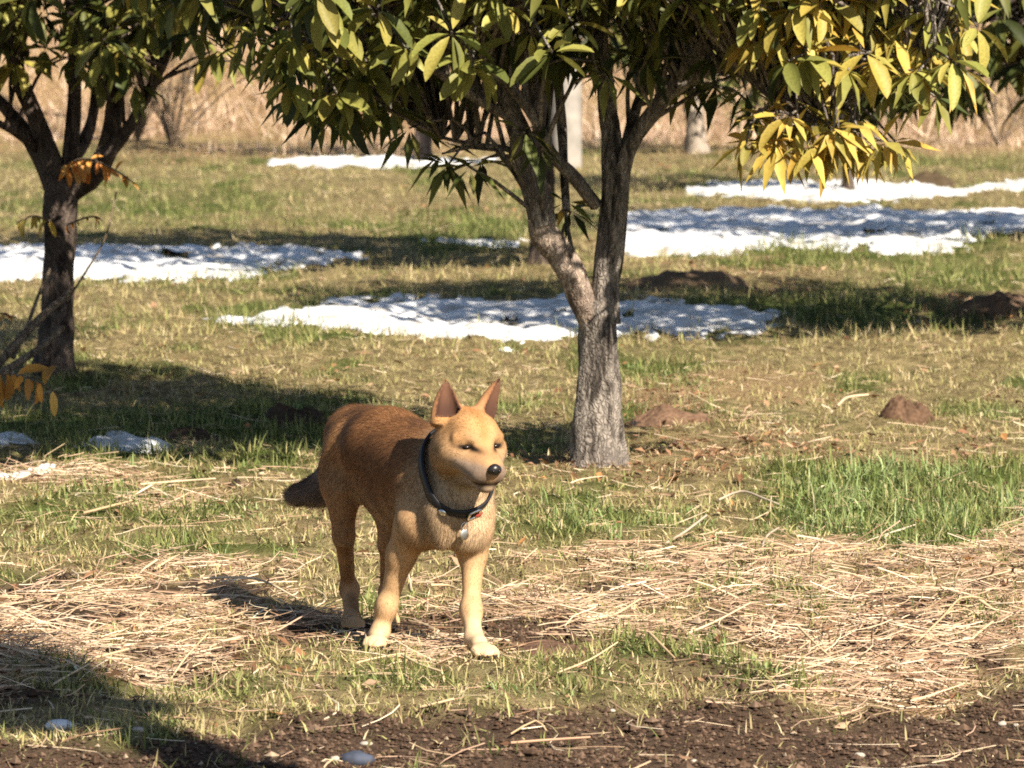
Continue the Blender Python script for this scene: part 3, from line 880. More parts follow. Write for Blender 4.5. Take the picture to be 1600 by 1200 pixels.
def build_tree(name, label, cat, base, limbs, crown, n_whorl, leaf_len, droop, colour, outline, n_single, seed, bark, group, leaves_per=(6, 10), extra=(), simple_back=True, trunk_sides=18, twig_frac=1.0, lobes=3.0):
    rng = np.random.default_rng(seed)
    root = tag(empty(name, base), label, cat, group)
    base = np.array(base, float)
    allp = []
    for i, (kind, pts, rad) in enumerate(limbs):
        pp, rr = resample(pts, rad, .02 if kind == 'trunk' else .035)
        Vt, Ft = tube(pp, rr, trunk_sides if kind == 'trunk' else 10, .16 if kind == 'trunk' else .16, seed + i, lump=.30, flare=.55 if kind == 'trunk' else 0)
        nm = 'trunk' if kind == 'trunk' else 'branch'
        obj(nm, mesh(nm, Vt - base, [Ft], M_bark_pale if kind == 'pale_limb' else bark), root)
        if kind != 'trunk': allp.append((pp, rr))
    LP = np.concatenate([p for p, _ in allp]) if allp else np.array([base + [0, 0, .6]])
    # whorl positions through the crown
    W = []
    cc, cr = np.array(crown[0], float), np.array(crown[1], float)
    tries = 0
    while len(W) < n_whorl and tries < n_whorl * 12:
        tries += 1
        d = rng.normal(0, 1, 3); d /= np.linalg.norm(d)
        r = rng.uniform(.35, 1.0) ** .5
        lump = .78 + .44 * float(fbm(np.array([d[0] * lobes]), np.array([d[1] * lobes]), np.array([d[2] * lobes]), seed + 77, 2)[0])
        p = cc + cr * d * r * lump
        if p[2] < .35: continue
        px, py = proj(*[np.array([q]) for q in p])
        if outline is not None and not outline(float(px[0]), float(py[0]), rng): continue
        W.append((p, d * .8 + np.array([0, 0, .2]) + rng.normal(0, .2, 3), None))
    for e in extra: W.append(e)
    leaves = []
    tw = MB()
    for p, ax, fc in W:
        px, py = proj(*[np.array([q]) for q in p]); px, py = float(px[0]), float(py[0])
        n = int(rng.integers(*leaves_per))
        pal = colour(px, py, p, rng) if fc is None else fc
        for f in whorl_leaves(p, ax, droop if fc is None else droop * 1.2, n, leaf_len, rng):
            ci = int(rng.choice(pal))
            leaves.append((*f, ci, int(rng.integers(3)), px, py))
        if rng.random() < twig_frac:
            dd = np.linalg.norm(LP - (p + [0, 0, -.25]), axis=1)
            q = LP[np.argmin(dd)]
            if dd.min() < 1.6:
                mid = (p + q) / 2 + np.array([0, 0, .04 + .10 * rng.random()]) + rng.normal(0, .04, 3)
                pp, rr = resample([q, mid, p], [.0085, .006, .0035], .09)
                tw.add(*tube(pp, rr, 5))
    if tw.n:
        o = obj('twigs', tw.build('twigs', bark, base), root); o['kind'] = 'stuff'
    # the leaves that show largest become objects, the rest one part
    def score(l):
        inside = -30 < l[6] < 1630 and -20 < l[7] < 420
        return (0 if inside else 100) + l[0][1] + rng.random() * .25
    order = sorted(range(len(leaves)), key=lambda i: score(leaves[i]))
    single = [i for i in order[:n_single] if score(leaves[i]) < 90]
    ss = set(single)
    for i in single:
        o_, d, nn, L, ci, si, *_ = leaves[i]
        ob = bpy.data.objects.new('leaf', leaf_mesh(ci, si))
        COL.objects.link(ob)
        ob.parent = root
        x = np.cross(d, nn)
        M = Matrix(((x[0], d[0], nn[0]), (x[1], d[1], nn[1]), (x[2], d[2], nn[2]))).to_4x4()
        ob.matrix_basis = Matrix.Translation(Vector(o_ - base)) @ M @ Matrix.Scale(L, 4)
    rest = [l for i, l in enumerate(leaves) if i not in ss]
    if rest:
        PALC = np.concatenate([GREENS, LIMES, YELLOWS])
        O = np.array([l[0] for l in rest]); D = np.array([l[1] for l in rest]); NN = np.array([l[2] for l in rest]); Ls = np.array([l[3] for l in rest])
        X = np.cross(D, NN)
        T = SV if simple_back else LV
        TF = SF if simple_back else LF
        w = .32
        V = O[:, None] + Ls[:, None, None] * (T[None, :, 0:1] * w * X[:, None] + T[None, :, 1:2] * D[:, None] + T[None, :, 2:3] * NN[:, None])
        F = (np.arange(len(rest))[:, None, None] * len(T) + TF[None]).reshape(-1, TF.shape[1])
        c = PALC[[l[4] for l in rest]] * rng.uniform(.72, 1.28, (len(rest), 1))
        o = obj('foliage', mesh('foliage', V.reshape(-1, 3) - base, [F], M_leaf, np.repeat(c, len(T), 0), True), root)
        o['kind'] = 'stuff'
    return root

GI, LI, YI = list(range(5)), list(range(5, 9)), list(range(9, 14))

# --- the middle tree, grey forked trunk
mb = gpt(935, 724)
D0 = float(mb[1])
def Q(px, py, dd=0.0): return P(px, py, D0 + dd)
k0 = D0 / FPX
def rw(w): return w * k0 / 2
main_limbs = [
    ('trunk', [mb + [0, 0, -.04], Q(934, 700), Q(935, 640), Q(937, 570), Q(934, 510), Q(925, 470)], [rw(92), rw(76), rw(68), rw(63), rw(64), rw(48)]),
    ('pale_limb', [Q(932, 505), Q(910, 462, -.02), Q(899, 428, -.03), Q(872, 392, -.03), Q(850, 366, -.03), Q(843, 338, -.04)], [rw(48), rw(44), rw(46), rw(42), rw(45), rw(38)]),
    ('limb', [Q(850, 350, -.04), Q(832, 285, -.05), Q(818, 225, -.05), Q(796, 165, -.02), Q(770, 95), Q(748, 10), Q(720, -160), Q(690, -330, .1)], [rw(40), rw(42), rw(40), rw(34), rw(26), rw(20), rw(15), rw(7)]),
    ('limb', [Q(944, 505), Q(948, 440), Q(952, 380), Q(957, 310), Q(955, 230), Q(948, 150, .03), Q(940, 60, .06), Q(930, -120, .1), Q(925, -330, .2)], [rw(54), rw(46), rw(36), rw(34), rw(34), rw(28), rw(22), rw(16), rw(7)]),
    ('limb', [Q(946, 480, 0), Q(957, 420, -.02), Q(966, 350, -.04), Q(974, 270, -.05), Q(985, 225, -.06), Q(1020, 175, -.1), Q(1065, 115, -.14), Q(1105, 55, -.2), Q(1150, -30, -.25), Q(1240, -210, -.3)], [rw(24), rw(28), rw(25), rw(24), rw(26), rw(27), rw(25), rw(22), rw(16), rw(8)]),
    ('limb', [Q(1040, 150, -.12), Q(1110, 108, -.2), Q(1200, 88, -.35), Q(1320, 40, -.5), Q(1440, 0, -.6)], [rw(20), rw(17), rw(14), rw(11), rw(6)]),
    ('limb', [Q(932, 320), Q(900, 282, -.05), Q(862, 240, -.1), Q(826, 170, -.15), Q(780, 120, -.2), Q(700, 70, -.3), Q(600, 10, -.4)], [rw(26), rw(22), rw(18), rw(16), rw(14), rw(11), rw(6)]),
    ('limb', [Q(800, 185), Q(740, 150, -.1), Q(670, 105, -.2), Q(600, 85, -.3), Q(520, 60, -.4)], [rw(20), rw(16), rw(13), rw(11), rw(6)]),
    ('limb', [Q(884, 330), Q(880, 230, .1), Q(872, 130, .2), Q(862, 30, .3), Q(850, -120, .4)], [rw(14), rw(15), rw(15), rw(13), rw(8)]),
    ('limb', [Q(975, 240, 0), Q(1000, 150, .15), Q(1030, 70, .3), Q(1070, -60, .5)], [rw(20), rw(18), rw(14), rw(8)]),
    ('limb', [Q(838, 260), Q(800, 235, .12), Q(735, 225, .25), Q(690, 215, .3)], [rw(14), rw(11), rw(9), rw(5)]),
    ('limb', [Q(1105, 60, -.2), Q(1180, 130, -.35), Q(1240, 175, -.45), Q(1290, 190, -.5)], [rw(13), rw(11), rw(8), rw(5)]),
    ('limb', [Q(1320, 42, -.5), Q(1400, 60, -.55), Q(1450, 85, -.6)], [rw(10), rw(8), rw(5)]),
]
OUT_X = [-200, 120, 260, 300, 400, 430, 520, 600, 660, 720, 780, 830, 880, 980, 1060, 1140, 1200, 1280, 1340, 1400, 1480, 1540, 1560, 1900]
OUT_Y = [-200, -120, 20, 60, 70, 130, 190, 180, 200, 235, 140, 120, 110, 110, 150, 150, 175, 190, 180, 150, 130, 60, -40, -200]
def main_outline(px, py, rng):
    lim = np.interp(px, OUT_X, OUT_Y)
    if py > lim - rng.random() * 25: return False
    if py > -20 and rng.random() < .28: return False
    if py > -20 and 640 < px < 1000 and rng.random() < .5: return False       # open middle with the limbs
    if py > 60 and 560 < px < 1150 and rng.random() < .35: return False
    return True
def main_colour(px, py, p, rng):  # besides the yellowing, front sunlight and inner shade are put into the tints
    if px > 1130 and p[1] < D0 - .1: return YI + LI + LI if rng.random() < .7 else LI + GI
    if px > 1130: return GI + LI[:1]
    if p[1] < D0 - .35 and rng.random() < .5: return LI + LI + GI[1:3] + YI[3:4]
    return GI + GI + LI[3:] if rng.random() < .85 else LI + YI[2:4]
def xw(px, py, dd, pal, ax=(0, -.4, .3)): return (Q(px, py, dd), np.array(ax, float), pal)
main_extra = [xw(px, py, dd, pal) for px, py, dd, pal in (
    (1215, 208, -.55, YI), (1200, 222, -.5, YI), (1262, 225, -.6, YI), (1300, 232, -.55, YI), (1335, 186, -.6, YI), (1345, 215, -.55, YI), (1240, 215, -.5, YI + LI), (1310, 200, -.6, YI),
    (1435, 112, -.65, YI + LI), (1450, 118, -.6, LI + YI), (1500, 105, -.6, YI), (1440, 70, -.6, YI), (1360, 40, -.55, YI), (1250, 48, -.6, YI), (1235, 30, -.5, YI), (1165, 55, -.5, YI), (1115, -5, -.5, YI),
    (1470, 30, -.6, YI), (1500, 50, -.6, YI), (1400, 30, -.55, YI + LI), (1395, 15, -.5, LI), (1370, 8, -.5, YI), (1420, 55, -.55, YI), (1345, 25, -.5, YI),
    (572, 98, -.75, LI + GI[:3]), (468, 142, -.7, GI), (455, 150, -.6, GI), (560, 110, -.6, GI + LI), (620, 50, -.7, LI + GI), (700, 258, -.2, GI), (735, 262, -.3, GI), (690, 240, 0, GI), (752, 250, .1, GI),
    (885, 316, .05, YI[2:] + LI), (892, 330, .1, LI + GI), (785, 8, -.8, LI + YI[2:3]), (765, -10, -.8, LI), (905, -8, -.7, LI), (660, -5, -.7, LI), (540, 10, -.7, LI + GI),
    (500, 175, -.5, GI), (540, 165, -.3, GI), (610, 170, -.3, GI), (585, 150, .2, GI), (430, 90, -.5, GI), (640, 200, 0, GI), (948, 115, -.5, LI + GI), (925, 95, -.4, GI), (845, 230, -.3, GI[:2]), (820, 205, -.35, GI),
    (1010, 95, -.4, GI), (1060, 140, .1, GI), (1085, 120, .2, GI), (1120, 130, 0, GI), (1165, 140, -.2, GI + LI), (1180, 170, .1, GI), (1240, 130, .1, GI), (1290, 120, .2, GI), (1330, 120, 0, GI), (1380, 110, .2, GI), (1270, 170, .3, GI), (1395, 135, -.4, GI + LI), (1460, 150, -.3, GI),
    (400, 30, -.6, LI + GI), (380, 70, -.4, LI + YI[2:4]), (345, 75, -.3, LI + YI[2:4]), (310, 50, -.3, GI))]
rx_ = np.random.default_rng(5)
for _ in range(62):
    px_, py_ = rx_.uniform(1120, 1530), rx_.uniform(-70, 118)
    main_extra.append(xw(px_, py_, rx_.uniform(-.75, -.4), YI if rx_.random() < .4 else (LI + YI[2:4] if rx_.random() < .75 else LI + GI), (rx_.normal(0, .4), -.4, .3)))
for _ in range(16):
    main_extra.append(xw(rx_.uniform(1165, 1400), rx_.uniform(165, 228), rx_.uniform(-.65, -.4), YI, (rx_.normal(0, .4), -.4, .3)))
for _ in range(70):
    main_extra.append(xw(rx_.uniform(1000, 1480), rx_.uniform(-80, 120), rx_.uniform(-.3, .4), GI, (rx_.normal(0, .5), -.3, .3)))
for _ in range(60):
    main_extra.append(xw(rx_.uniform(640, 1000), rx_.uniform(-60, 95), rx_.uniform(-.2, .7), GI, (rx_.normal(0, .5), -.3, .3)))
for _ in range(200):  # unseen leaves added above the view to cast shade on the limbs
    p_ = np.array([rx_.uniform(.15, .95), D0 + rx_.uniform(-1.5, -.35), rx_.uniform(1.58, 2.5)])
    main_extra.append((p_, np.array([rx_.normal(0, .5), -.3, .3]), LI + GI))
build_tree('evergreen_tree', 'middle evergreen tree with grey forked trunk behind the dog, yellow leaves on its sunny side', 'tree', mb, main_limbs,
           ((-.28, D0 + .05, 1.95), (1.22, 1.55, 1.15)), 1700, .120, .48, main_colour, main_outline, 300, 11, M_bark, 'evergreen trees in the field', extra=main_extra)

# --- the left tree, dark vase of limbs
lb = gpt(88, 588)
D1 = float(lb[1])
k1 = D1 / FPX
def QL(px, py, dd=0.0): return P(px, py, D1 + dd)
def rl(w): return w * k1 / 2
left_limbs = [
    ('trunk', [lb + [0, 0, -.04], QL(88, 560), QL(90, 500), QL(92, 430), QL(96, 370), QL(98, 310), QL(95, 280)], [rl(66), rl(58), rl(50), rl(46), rl(50), rl(58), rl(44)]),
    ('limb', [QL(88, 300), QL(72, 255), QL(45, 215), QL(5, 165), QL(-60, 90), QL(-120, -40)], [rl(40), rl(34), rl(26), rl(22), rl(16), rl(8)]),
    ('limb', [QL(92, 285), QL(70, 220, -.05), QL(40, 150, -.1), QL(15, 70, -.15), QL(-20, -60, -.2), QL(-50, -230, -.2)], [rl(34), rl(30), rl(26), rl(22), rl(16), rl(8)]),
    ('limb', [QL(106, 275), QL(113, 200), QL(117, 120), QL(112, 30), QL(105, -130), QL(100, -330)], [rl(30), rl(26), rl(24), rl(20), rl(14), rl(7)]),
    ('limb', [QL(112, 300), QL(148, 268, -.05), QL(170, 220, -.08), QL(180, 150, -.1), QL(190, 60, -.1), QL(205, -120, -.1)], [rl(38), rl(36), rl(30), rl(24), rl(18), rl(8)]),
    ('limb', [QL(165, 245, -.1), QL(205, 195, -.15), QL(240, 130, -.2), QL(268, 70, -.25), QL(310, -40, -.3)], [rl(22), rl(18), rl(16), rl(13), rl(7)]),
    ('limb', [QL(60, 235), QL(20, 205, -.2), QL(-30, 180, -.3)], [rl(16), rl(13), rl(8)]),
    ('limb', [QL(100, 270), QL(140, 200, .15), QL(150, 110, .2), QL(140, 0, .3)], [rl(20), rl(18), rl(14), rl(8)]),
]
LX = [-400, -60, 0, 40, 90, 150, 200, 240, 270, 330, 420, 500]
LY = [60, 60, 80, 60, 70, 90, 130, 70, 60, 60, -20, -200]
def left_outline(px, py, rng):
    return py < np.interp(px, LX, LY) - rng.random() * 25 and not (py > 0 and rng.random() < .3)
def left_colour(px, py, p, rng):
    return (GI + GI + LI[2:]) if rng.random() < .75 else (LI + YI[2:4])
left_extra = [(QL(px, py, dd), np.array((0, -.4, .3)), pal) for px, py, dd, pal in (
    (172, 72, -.8, LI), (185, 90, -.7, LI + GI), (15, 5, -.8, LI + YI[:1]), (25, 95, -.5, YI[2:4] + LI), (65, 20, -.6, GI + LI), (70, 75, -.4, LI + YI[2:3]), (130, 10, -.7, LI), (240, 5, -.7, LI), (220, 40, -.5, LI + GI),
    (150, 110, -.2, GI + LI), (210, 130, -.2, LI), (110, 90, -.3, GI), (285, 50, -.3, YI[2:4] + LI), (330, 80, -.2, LI + YI[2:4]), (360, 95, -.2, YI[2:4] + LI), (40, 60, 0, GI), (200, 90, .1, GI), (160, 60, .2, GI))]
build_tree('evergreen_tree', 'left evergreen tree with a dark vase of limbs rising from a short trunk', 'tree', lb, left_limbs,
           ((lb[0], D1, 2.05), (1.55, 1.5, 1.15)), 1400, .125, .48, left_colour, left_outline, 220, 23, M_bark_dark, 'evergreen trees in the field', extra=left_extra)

# --- trees standing farther back, and at the right beyond the frame edge
def generic_limbs(base, h, r, rng, n=6, fork=.5):
    b = np.array(base, float)
    top = b + [rng.normal(0, .05), rng.normal(0, .05), fork]
    L = [('trunk', [b + [0, 0, -.04], b + [0, 0, fork * .5] + rng.normal(0, .012, 3), top], [r * 1.15, r, r * .95])]
    for i in range(n):
        a = i * 6.283 / n + rng.normal(0, .3)
        out = np.array([math.cos(a), math.sin(a), 0])
        s = rng.uniform(.5, 1.0)
        L.append(('limb', [top - [0, 0, .08], top + out * .14 * s + [0, 0, .25], top + out * .5 * s + [0, 0, (h - fork) * .45], top + out * .95 * s + [0, 0, (h - fork) * .85]], [r * .75, r * .6, r * .38, r * .12]))
    return L
def dark_colour(px, py, p, rng): return GI + GI + GI + LI[3:]
FAR = [
    # label, px, py of the foot, trunk radius, crown (dx, dz, rx, rz), whorls, leaf length, outline, singles, seed, fork
    ('evergreen tree whose thin dark trunk shows between the forks of the middle tree', 846, 412, .052, 0, 2.15, 1.55, 1.15, 1000, .15, lambda px, py, rng: py < 85, 0, 31, 1.05),
    ('dark evergreen tree beyond the right side, only its drooping left leaves in view', 1712, 532, .07, -.2, 1.95, 1.68, 1.2, 1100, .15, lambda px, py, rng: py < 150, 90, 37, .6),
    ('evergreen tree shading the broad bluish snow patch at the right', 1830, 382, .07, 0, 2.0, 1.75, 1.25, 1000, .15, lambda px, py, rng: py < 70, 0, 41, .6),
    ('far small-leaved tree on a thin dark stem above the sunlit snow strip', 1325, 301, .03, -.25, 1.22, 1.05, .82, 420, .10, lambda px, py, rng: py < 215, 0, 43, .45),
    ('far tree with a pale sunlit foot beside the reddish turf', 1090, 241, .075, .15, 1.35, 1.15, .85, 330, .11, lambda px, py, rng: py < 188, 0, 47, .5),
    ('far tree behind the drooping green leaves of the middle tree', 660, 250, .06, .2, 2.0, 1.3, .95, 260, .13, lambda px, py, rng: py < 50, 0, 53, .8),
]
for lab, px, py, r, dx, dz, rx, rz, nw, ll, outl, ns, seed, fork in FAR:
    b = gpt(px, py); rng = np.random.default_rng(seed)
    build_tree('evergreen_tree', lab, 'tree', b, generic_limbs(b, dz + rz * .6, r, rng, 6, fork), ((b[0] + dx, b[1] - (.9 if seed == 31 else 0), dz), (rx, rx, rz)), nw, ll, .9, dark_colour, outl, ns, seed,
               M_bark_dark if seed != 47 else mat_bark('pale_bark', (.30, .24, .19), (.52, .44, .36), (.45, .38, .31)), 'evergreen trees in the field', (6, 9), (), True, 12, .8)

# tree standing right of the camera; its shade falls across the near left corner
sb = np.array([0.955, 8.45, 0.0]); sb[2] = ground_z(sb[:1], sb[1:2])[0]
rng = np.random.default_rng(61)
SHD_H = 3.75
build_tree('evergreen_tree', 'tall clipped evergreen tree just outside the picture, casting shade on the near corner', 'tree', sb,
           [('trunk', [sb + [0, 0, -.05], sb + [.02, 0, 1.0], sb + [0, .02, 2.4]], [.13, .11, .08]), ('limb', [sb + [0, 0, 2.1], sb + [.05, 0, 2.9], sb + [0, 0, 3.9]], [.08, .06, .02])],
           ((sb[0], sb[1], SHD_H), (.38, .38, 1.25)), 2000, .12, .8, dark_colour, None, 0, 61, M_bark, None, (7, 10), (), True, 12, .6)

# concrete pole seen between the limbs
pb = gpt(884, 262)
pole = tag(empty('utility_pole', pb), 'pale grey concrete pole seen between the limbs of the middle tree', 'pole')
pp = np.array([[0, 0, z] for z in np.linspace(-.1, 7, 40)])
Vt, Ft = tube(pp, np.linspace(.118, .085, 40), 24)
M_conc = mat_plain('weathered_concrete', (.30, .275, .245), .9, .2, 0, 9, .25)
obj('shaft', mesh('shaft', Vt, [Ft], M_conc), pole)
for z in (.9, 1.35, 1.8, 4.5):
    a = np.linspace(0, 2 * np.pi, 25)
    rr_ = .1185 - .033 * z / 7 + .004
    Vt, Ft = tube(np.stack([np.cos(a) * rr_, np.sin(a) * rr_, 0 * a + z], 1), np.full(25, .006), 5)
    obj('band', mesh('band', Vt, [Ft], mat_plain('steel_band', (.3, .3, .3), .5, .4, .6)), pole)
Vt, Ft = tube(np.array([[-.7, 0, 6.6], [.7, 0, 6.6]]), np.array([.04, .04]), 8)
obj('crossarm', mesh('crossarm', Vt, [Ft], M_conc), pole)

# bare twiggy shrub at the left behind the tree
def bare_shrub(px, py, h, n, seed, label):
    rng = np.random.default_rng(seed); b = gpt(px, py); b0 = b.copy()
    root = tag(empty('bare_shrub', b0), label, 'shrub', 'leafless shrubs before the bank')
    for i in range(n):
        a = rng.random() * 6.283; s = rng.uniform(.15, .75); hh = h * rng.uniform(.5, 1.1)
        out = np.array([math.cos(a), math.sin(a), 0])
        pts = np.array([[0, 0, -.02], out * s * .25 + [0, 0, hh * .35], out * s * .7 + [0, 0, hh * .75], out * s * 1.1 + [0, 0, hh]]) + rng.normal(0, .02, (4, 3)) * [[0], [1], [1], [1]]
        pp, rr = resample(pts, [.011, .009, .006, .003], .08)
        sm = MB(); sm.add(*tube(pp, rr, 5))
        for q in range(5):
            j = int(rng.integers(len(pp) // 3, len(pp)))
            e = pp[j] + rng.normal(0, .16, 3) + [0, 0, .16]
            sm.add(*tube(*resample([pp[j], (pp[j] + e) / 2 + rng.normal(0, .02, 3), e], [.005, .004, .002], .08), 4))
        obj('stem', sm.build('stem', M_twig), root)
bare_shrub(270, 232, 1.1, 16, 3, 'leafless twiggy shrub between the left tree and the bank')
bare_shrub(215, 222, 1.0, 12, 4, 'leafless shrub close behind the limbs of the left tree')
bare_shrub(1560, 205, .7, 12, 5, 'low leafless shrub far off under the dark drooping leaves')
bare_shrub(620, 190, .8, 12, 6, 'leafless shrub on the bank between the green leaves and the trunk')

# pale cut branches leaning on the left trunk, with withered orange leaves
def lean_branch(pts, w, label, seed):
    Qp = [QL(a, b, d) for a, b, d in pts]
    pp, rr = resample(Qp, np.linspace(rl(w), rl(w) * .7, len(Qp)), .03)
    Vt, Ft = tube(pp, rr, 8, .12, seed, lump=.15)
    c0 = pp.mean(0)
    tag(obj('cut_branch', mesh('cut_branch', Vt - c0, [Ft], M_twig), None, c0), label, 'branch', 'cut branches leaning at the left tree')
lean_branch([(-70, 640, -.7), (5, 560, -.5), (60, 500, -.3), (112, 455, -.12)], 15, 'longer pale cut branch leaning up against the left trunk', 1)
lean_branch([(-60, 622, -.8), (10, 578, -.6), (60, 545, -.45), (98, 512, -.25)], 15, 'thicker lower pale cut branch with a blunt end before the left trunk', 2)
lean_branch([(20, 560, -.45), (42, 510, -.38), (60, 462, -.3), (78, 420, -.16)], 7, 'thin pale shoot rising along the left side of the left trunk', 3)
lean_branch([(105, 470, -.12), (140, 415, -.12), (165, 370, -.1), (182, 300, -.05)], 4, 'thin bare shoot curving up on the right of the left trunk', 4)

ORNG = np.array([(.66, .26, .05), (.72, .34, .08), (.55, .20, .045), (.74, .42, .12)])
YLW = np.array([(.60, .40, .07), (.55, .34, .06), (.5, .38, .1), (.62, .45, .1)])
def frond(pts, n, ll, pal, label, seed, hang=1.0, name='withered_sprig'):
    rng = np.random.default_rng(seed)
    Qp = np.array([QL(a, b, d) for a, b, d in pts]); c0 = Qp[0]
    pp, rr = resample(Qp, np.linspace(.005, .002, len(Qp)), .02)
    root = tag(empty(name, c0), label, 'sprig', 'withered sprigs at the left tree')
    Vt, Ft = tube(pp - c0, rr, 5); obj('stem', mesh('stem', Vt, [Ft], M_twig), root)
    vs = []
    for c in pal:
        V = LV.copy(); V[:, 0] *= .34; V[:, 2] -= .25 * V[:, 1] ** 2
        vs.append(mesh('leaflet', V, [LF], tint_mat(c)))
    T = np.gradient(pp, axis=0)
    for i in range(n):
        j = int((i + .5) / n * (len(pp) - 1))
        t = T[j] / np.linalg.norm(T[j]); s_ = np.cross(t, [0, 0, 1.]); s_ /= np.linalg.norm(s_) + 1e-9
        d = s_ * (1 if i % 2 else -1) * .6 + t * .35 + np.array([0, -.2, -hang]) * rng.uniform(.2, 1.3) + rng.normal(0, .38, 3)
        d /= np.linalg.norm(d)
        nn = np.array([0, -.6, .8]) + rng.normal(0, .3, 3); nn -= d * (nn @ d); nn /= np.linalg.norm(nn)
        x = np.cross(d, nn); L = ll * rng.uniform(.4, 1.25)
        ob = obj('leaflet', vs[int(rng.integers(len(vs)))], root)
        M = Matrix(((x[0], d[0], nn[0]), (x[1], d[1], nn[1]), (x[2], d[2], nn[2]))).to_4x4()
        ob.matrix_basis = Matrix.Translation(Vector(pp[j] - c0)) @ M @ Matrix.Scale(L, 4)
frond([(96, 262, -.2), (130, 248, -.32), (165, 258, -.4), (196, 276, -.42), (216, 292, -.42)], 26, .075, ORNG, 'withered orange sprig hanging at the fork of the left tree', 5)
frond([(-60, 596, -2.9), (0, 584, -3.0), (35, 588, -3.05), (70, 602, -3.1), (92, 620, -3.1)], 20, .09, YLW * .3 + ORNG * .7, 'large withered orange frond hanging before the foot of the left tree', 6)
frond([(78, 345, -.2), (55, 338, -.3), (38, 342, -.35), (24, 350, -.35)], 10, .055, YLW, 'small yellow sprig sticking out left of the left trunk', 7)
frond([(104, 352, -.18), (128, 342, -.22), (150, 338, -.25), (160, 346, -.25)], 7, .05, ORNG * .5, 'small brown sprig sticking out right of the left trunk', 8)
frond([(-40, 500, -.5), (0, 490, -.55), (25, 496, -.6)], 8, .06, ORNG * .8, 'brown withered sprig at the edge of the picture left of the left trunk', 9)

#TREES_END

#DOG
# ------------------------------------------------------------------ the dog
def nrm(v): return np.asarray(v, float) / np.linalg.norm(v)
HEAD_YAW, HEAD_PITCH = math.radians(24), math.radians(10)
hF = np.array([math.sin(HEAD_YAW) * math.cos(HEAD_PITCH), -math.cos(HEAD_YAW) * math.cos(HEAD_PITCH), -math.sin(HEAD_PITCH)])
hR = np.array([math.cos(HEAD_YAW), math.sin(HEAD_YAW), 0.0])
hU = np.cross(hF, hR) * -1
if hU[2] < 0: hU = -hU
hO = P(732, 683, 12.32)
def H(f, r, u): return hO + hF * f + hR * r + hU * u
HEADING = nrm([0.45, -0.89, 0])
DLEFT = np.array([0.89, 0.45, 0])           # the dog's left = right in the picture
DN = np.array([0, 0, -1.0])
BACK = nrm(-HEADING * .85 + DN * .5)

c_back, c_rump, c_flank = (.27, .130, .056), (.34, .175, .078), (.27, .142, .068)
c_chest, c_neck, c_shoul = (.50, .365, .23), (.38, .25, .14), (.42, .265, .14)
c_leg, c_paw, c_thigh = (.51, .325, .17), (.59, .43, .265), (.40, .225, .105)
c_skull, c_face, c_cheek = (.44, .23, .092), (.46, .255, .112), (.44, .275, .14)
c_muzz, c_jaw, c_ear, c_tail = (.34, .215, .125), (.36, .28, .20), (.25, .115, .052), (.26, .215, .175)

prims = []   # kind, params, colour, blend k, hair length, hair flow
def rc(a, b, r1, r2, col, k=.03, hl=.014, flow=None):
    prims.append(('rc', np.array(a), np.array(b), r1, r2, col, k, hl, BACK if flow is None else flow))
def el(c, axes, rad, col, k=.03, hl=.014, flow=None):
    prims.append(('el', np.array(c), np.array(axes), np.array(rad), 0, col, k, hl, BACK if flow is None else flow))
BODY_AX = [nrm(P(690, 770, 12.45) - P(575, 700, 12.85)), None, None]
BODY_AX[1] = nrm(np.cross(BODY_AX[0], [0, 0, 1])); BODY_AX[2] = np.cross(BODY_AX[1], BODY_AX[0]) 
# trunk
el(P(660, 750, 12.60), BODY_AX, (.19, .090, .114), c_flank, .045)
rc(P(604, 708, 12.73), P(660, 737, 12.52), .096, .086, c_back, .06, .016)
rc(P(558, 684, 12.94), P(604, 701, 12.74), .078, .088, c_rump, .045, .016)
rc(P(588, 708, 12.86), P(645, 766, 12.6), .056, .088, c_flank, .04)
el(P(690, 781, 12.46), np.eye(3), (.074, .078, .094), c_chest, .035, .014, nrm([0, -.1, -1]))
rc(P(700, 796, 12.38), P(690, 830, 12.45), .058, .036, c_chest, .04, .018, DN)
el(P(664, 832, 12.40), np.eye(3), (.032, .032, .040), c_shoul, .025, .012, DN)
el(P(726, 832, 12.375), np.eye(3), (.040, .034, .045), c_chest, .025, .012, DN)
el(P(690, 815, 12.355), np.eye(3), (.030, .030, .060), c_chest, .03, .018, DN)
# shoulders and neck
rc(P(664, 758, 12.46), P(652, 822, 12.44), .050, .040, c_shoul, .045, .012, nrm([-.3, .3, -1]))
rc(P(738, 768, 12.44), P(738, 822, 12.42), .048, .041, c_chest, .05, .012, nrm([.1, .2, -1]))
rc(P(678, 744, 12.54), P(720, 706, 12.42), .078, .056, c_neck, .05, .018, nrm([-.2, .4, -.8]))
rc(P(712, 778, 12.43), P(726, 722, 12.38), .060, .054, c_chest, .05, .014, nrm([0, 0, -1]))
# front leg, right side of the dog (left in the picture)
rc(P(648, 812, 12.43), P(627, 868, 12.47), .042, .033, c_leg, .03, .008, DN)
rc(P(627, 866, 12.47), P(604, 952, 12.50), .0315, .0185, c_leg, .02, .006, DN)
rc(P(602, 950, 12.50), P(594, 988, 12.49), .0205, .0195, c_leg, .02, .006, DN)
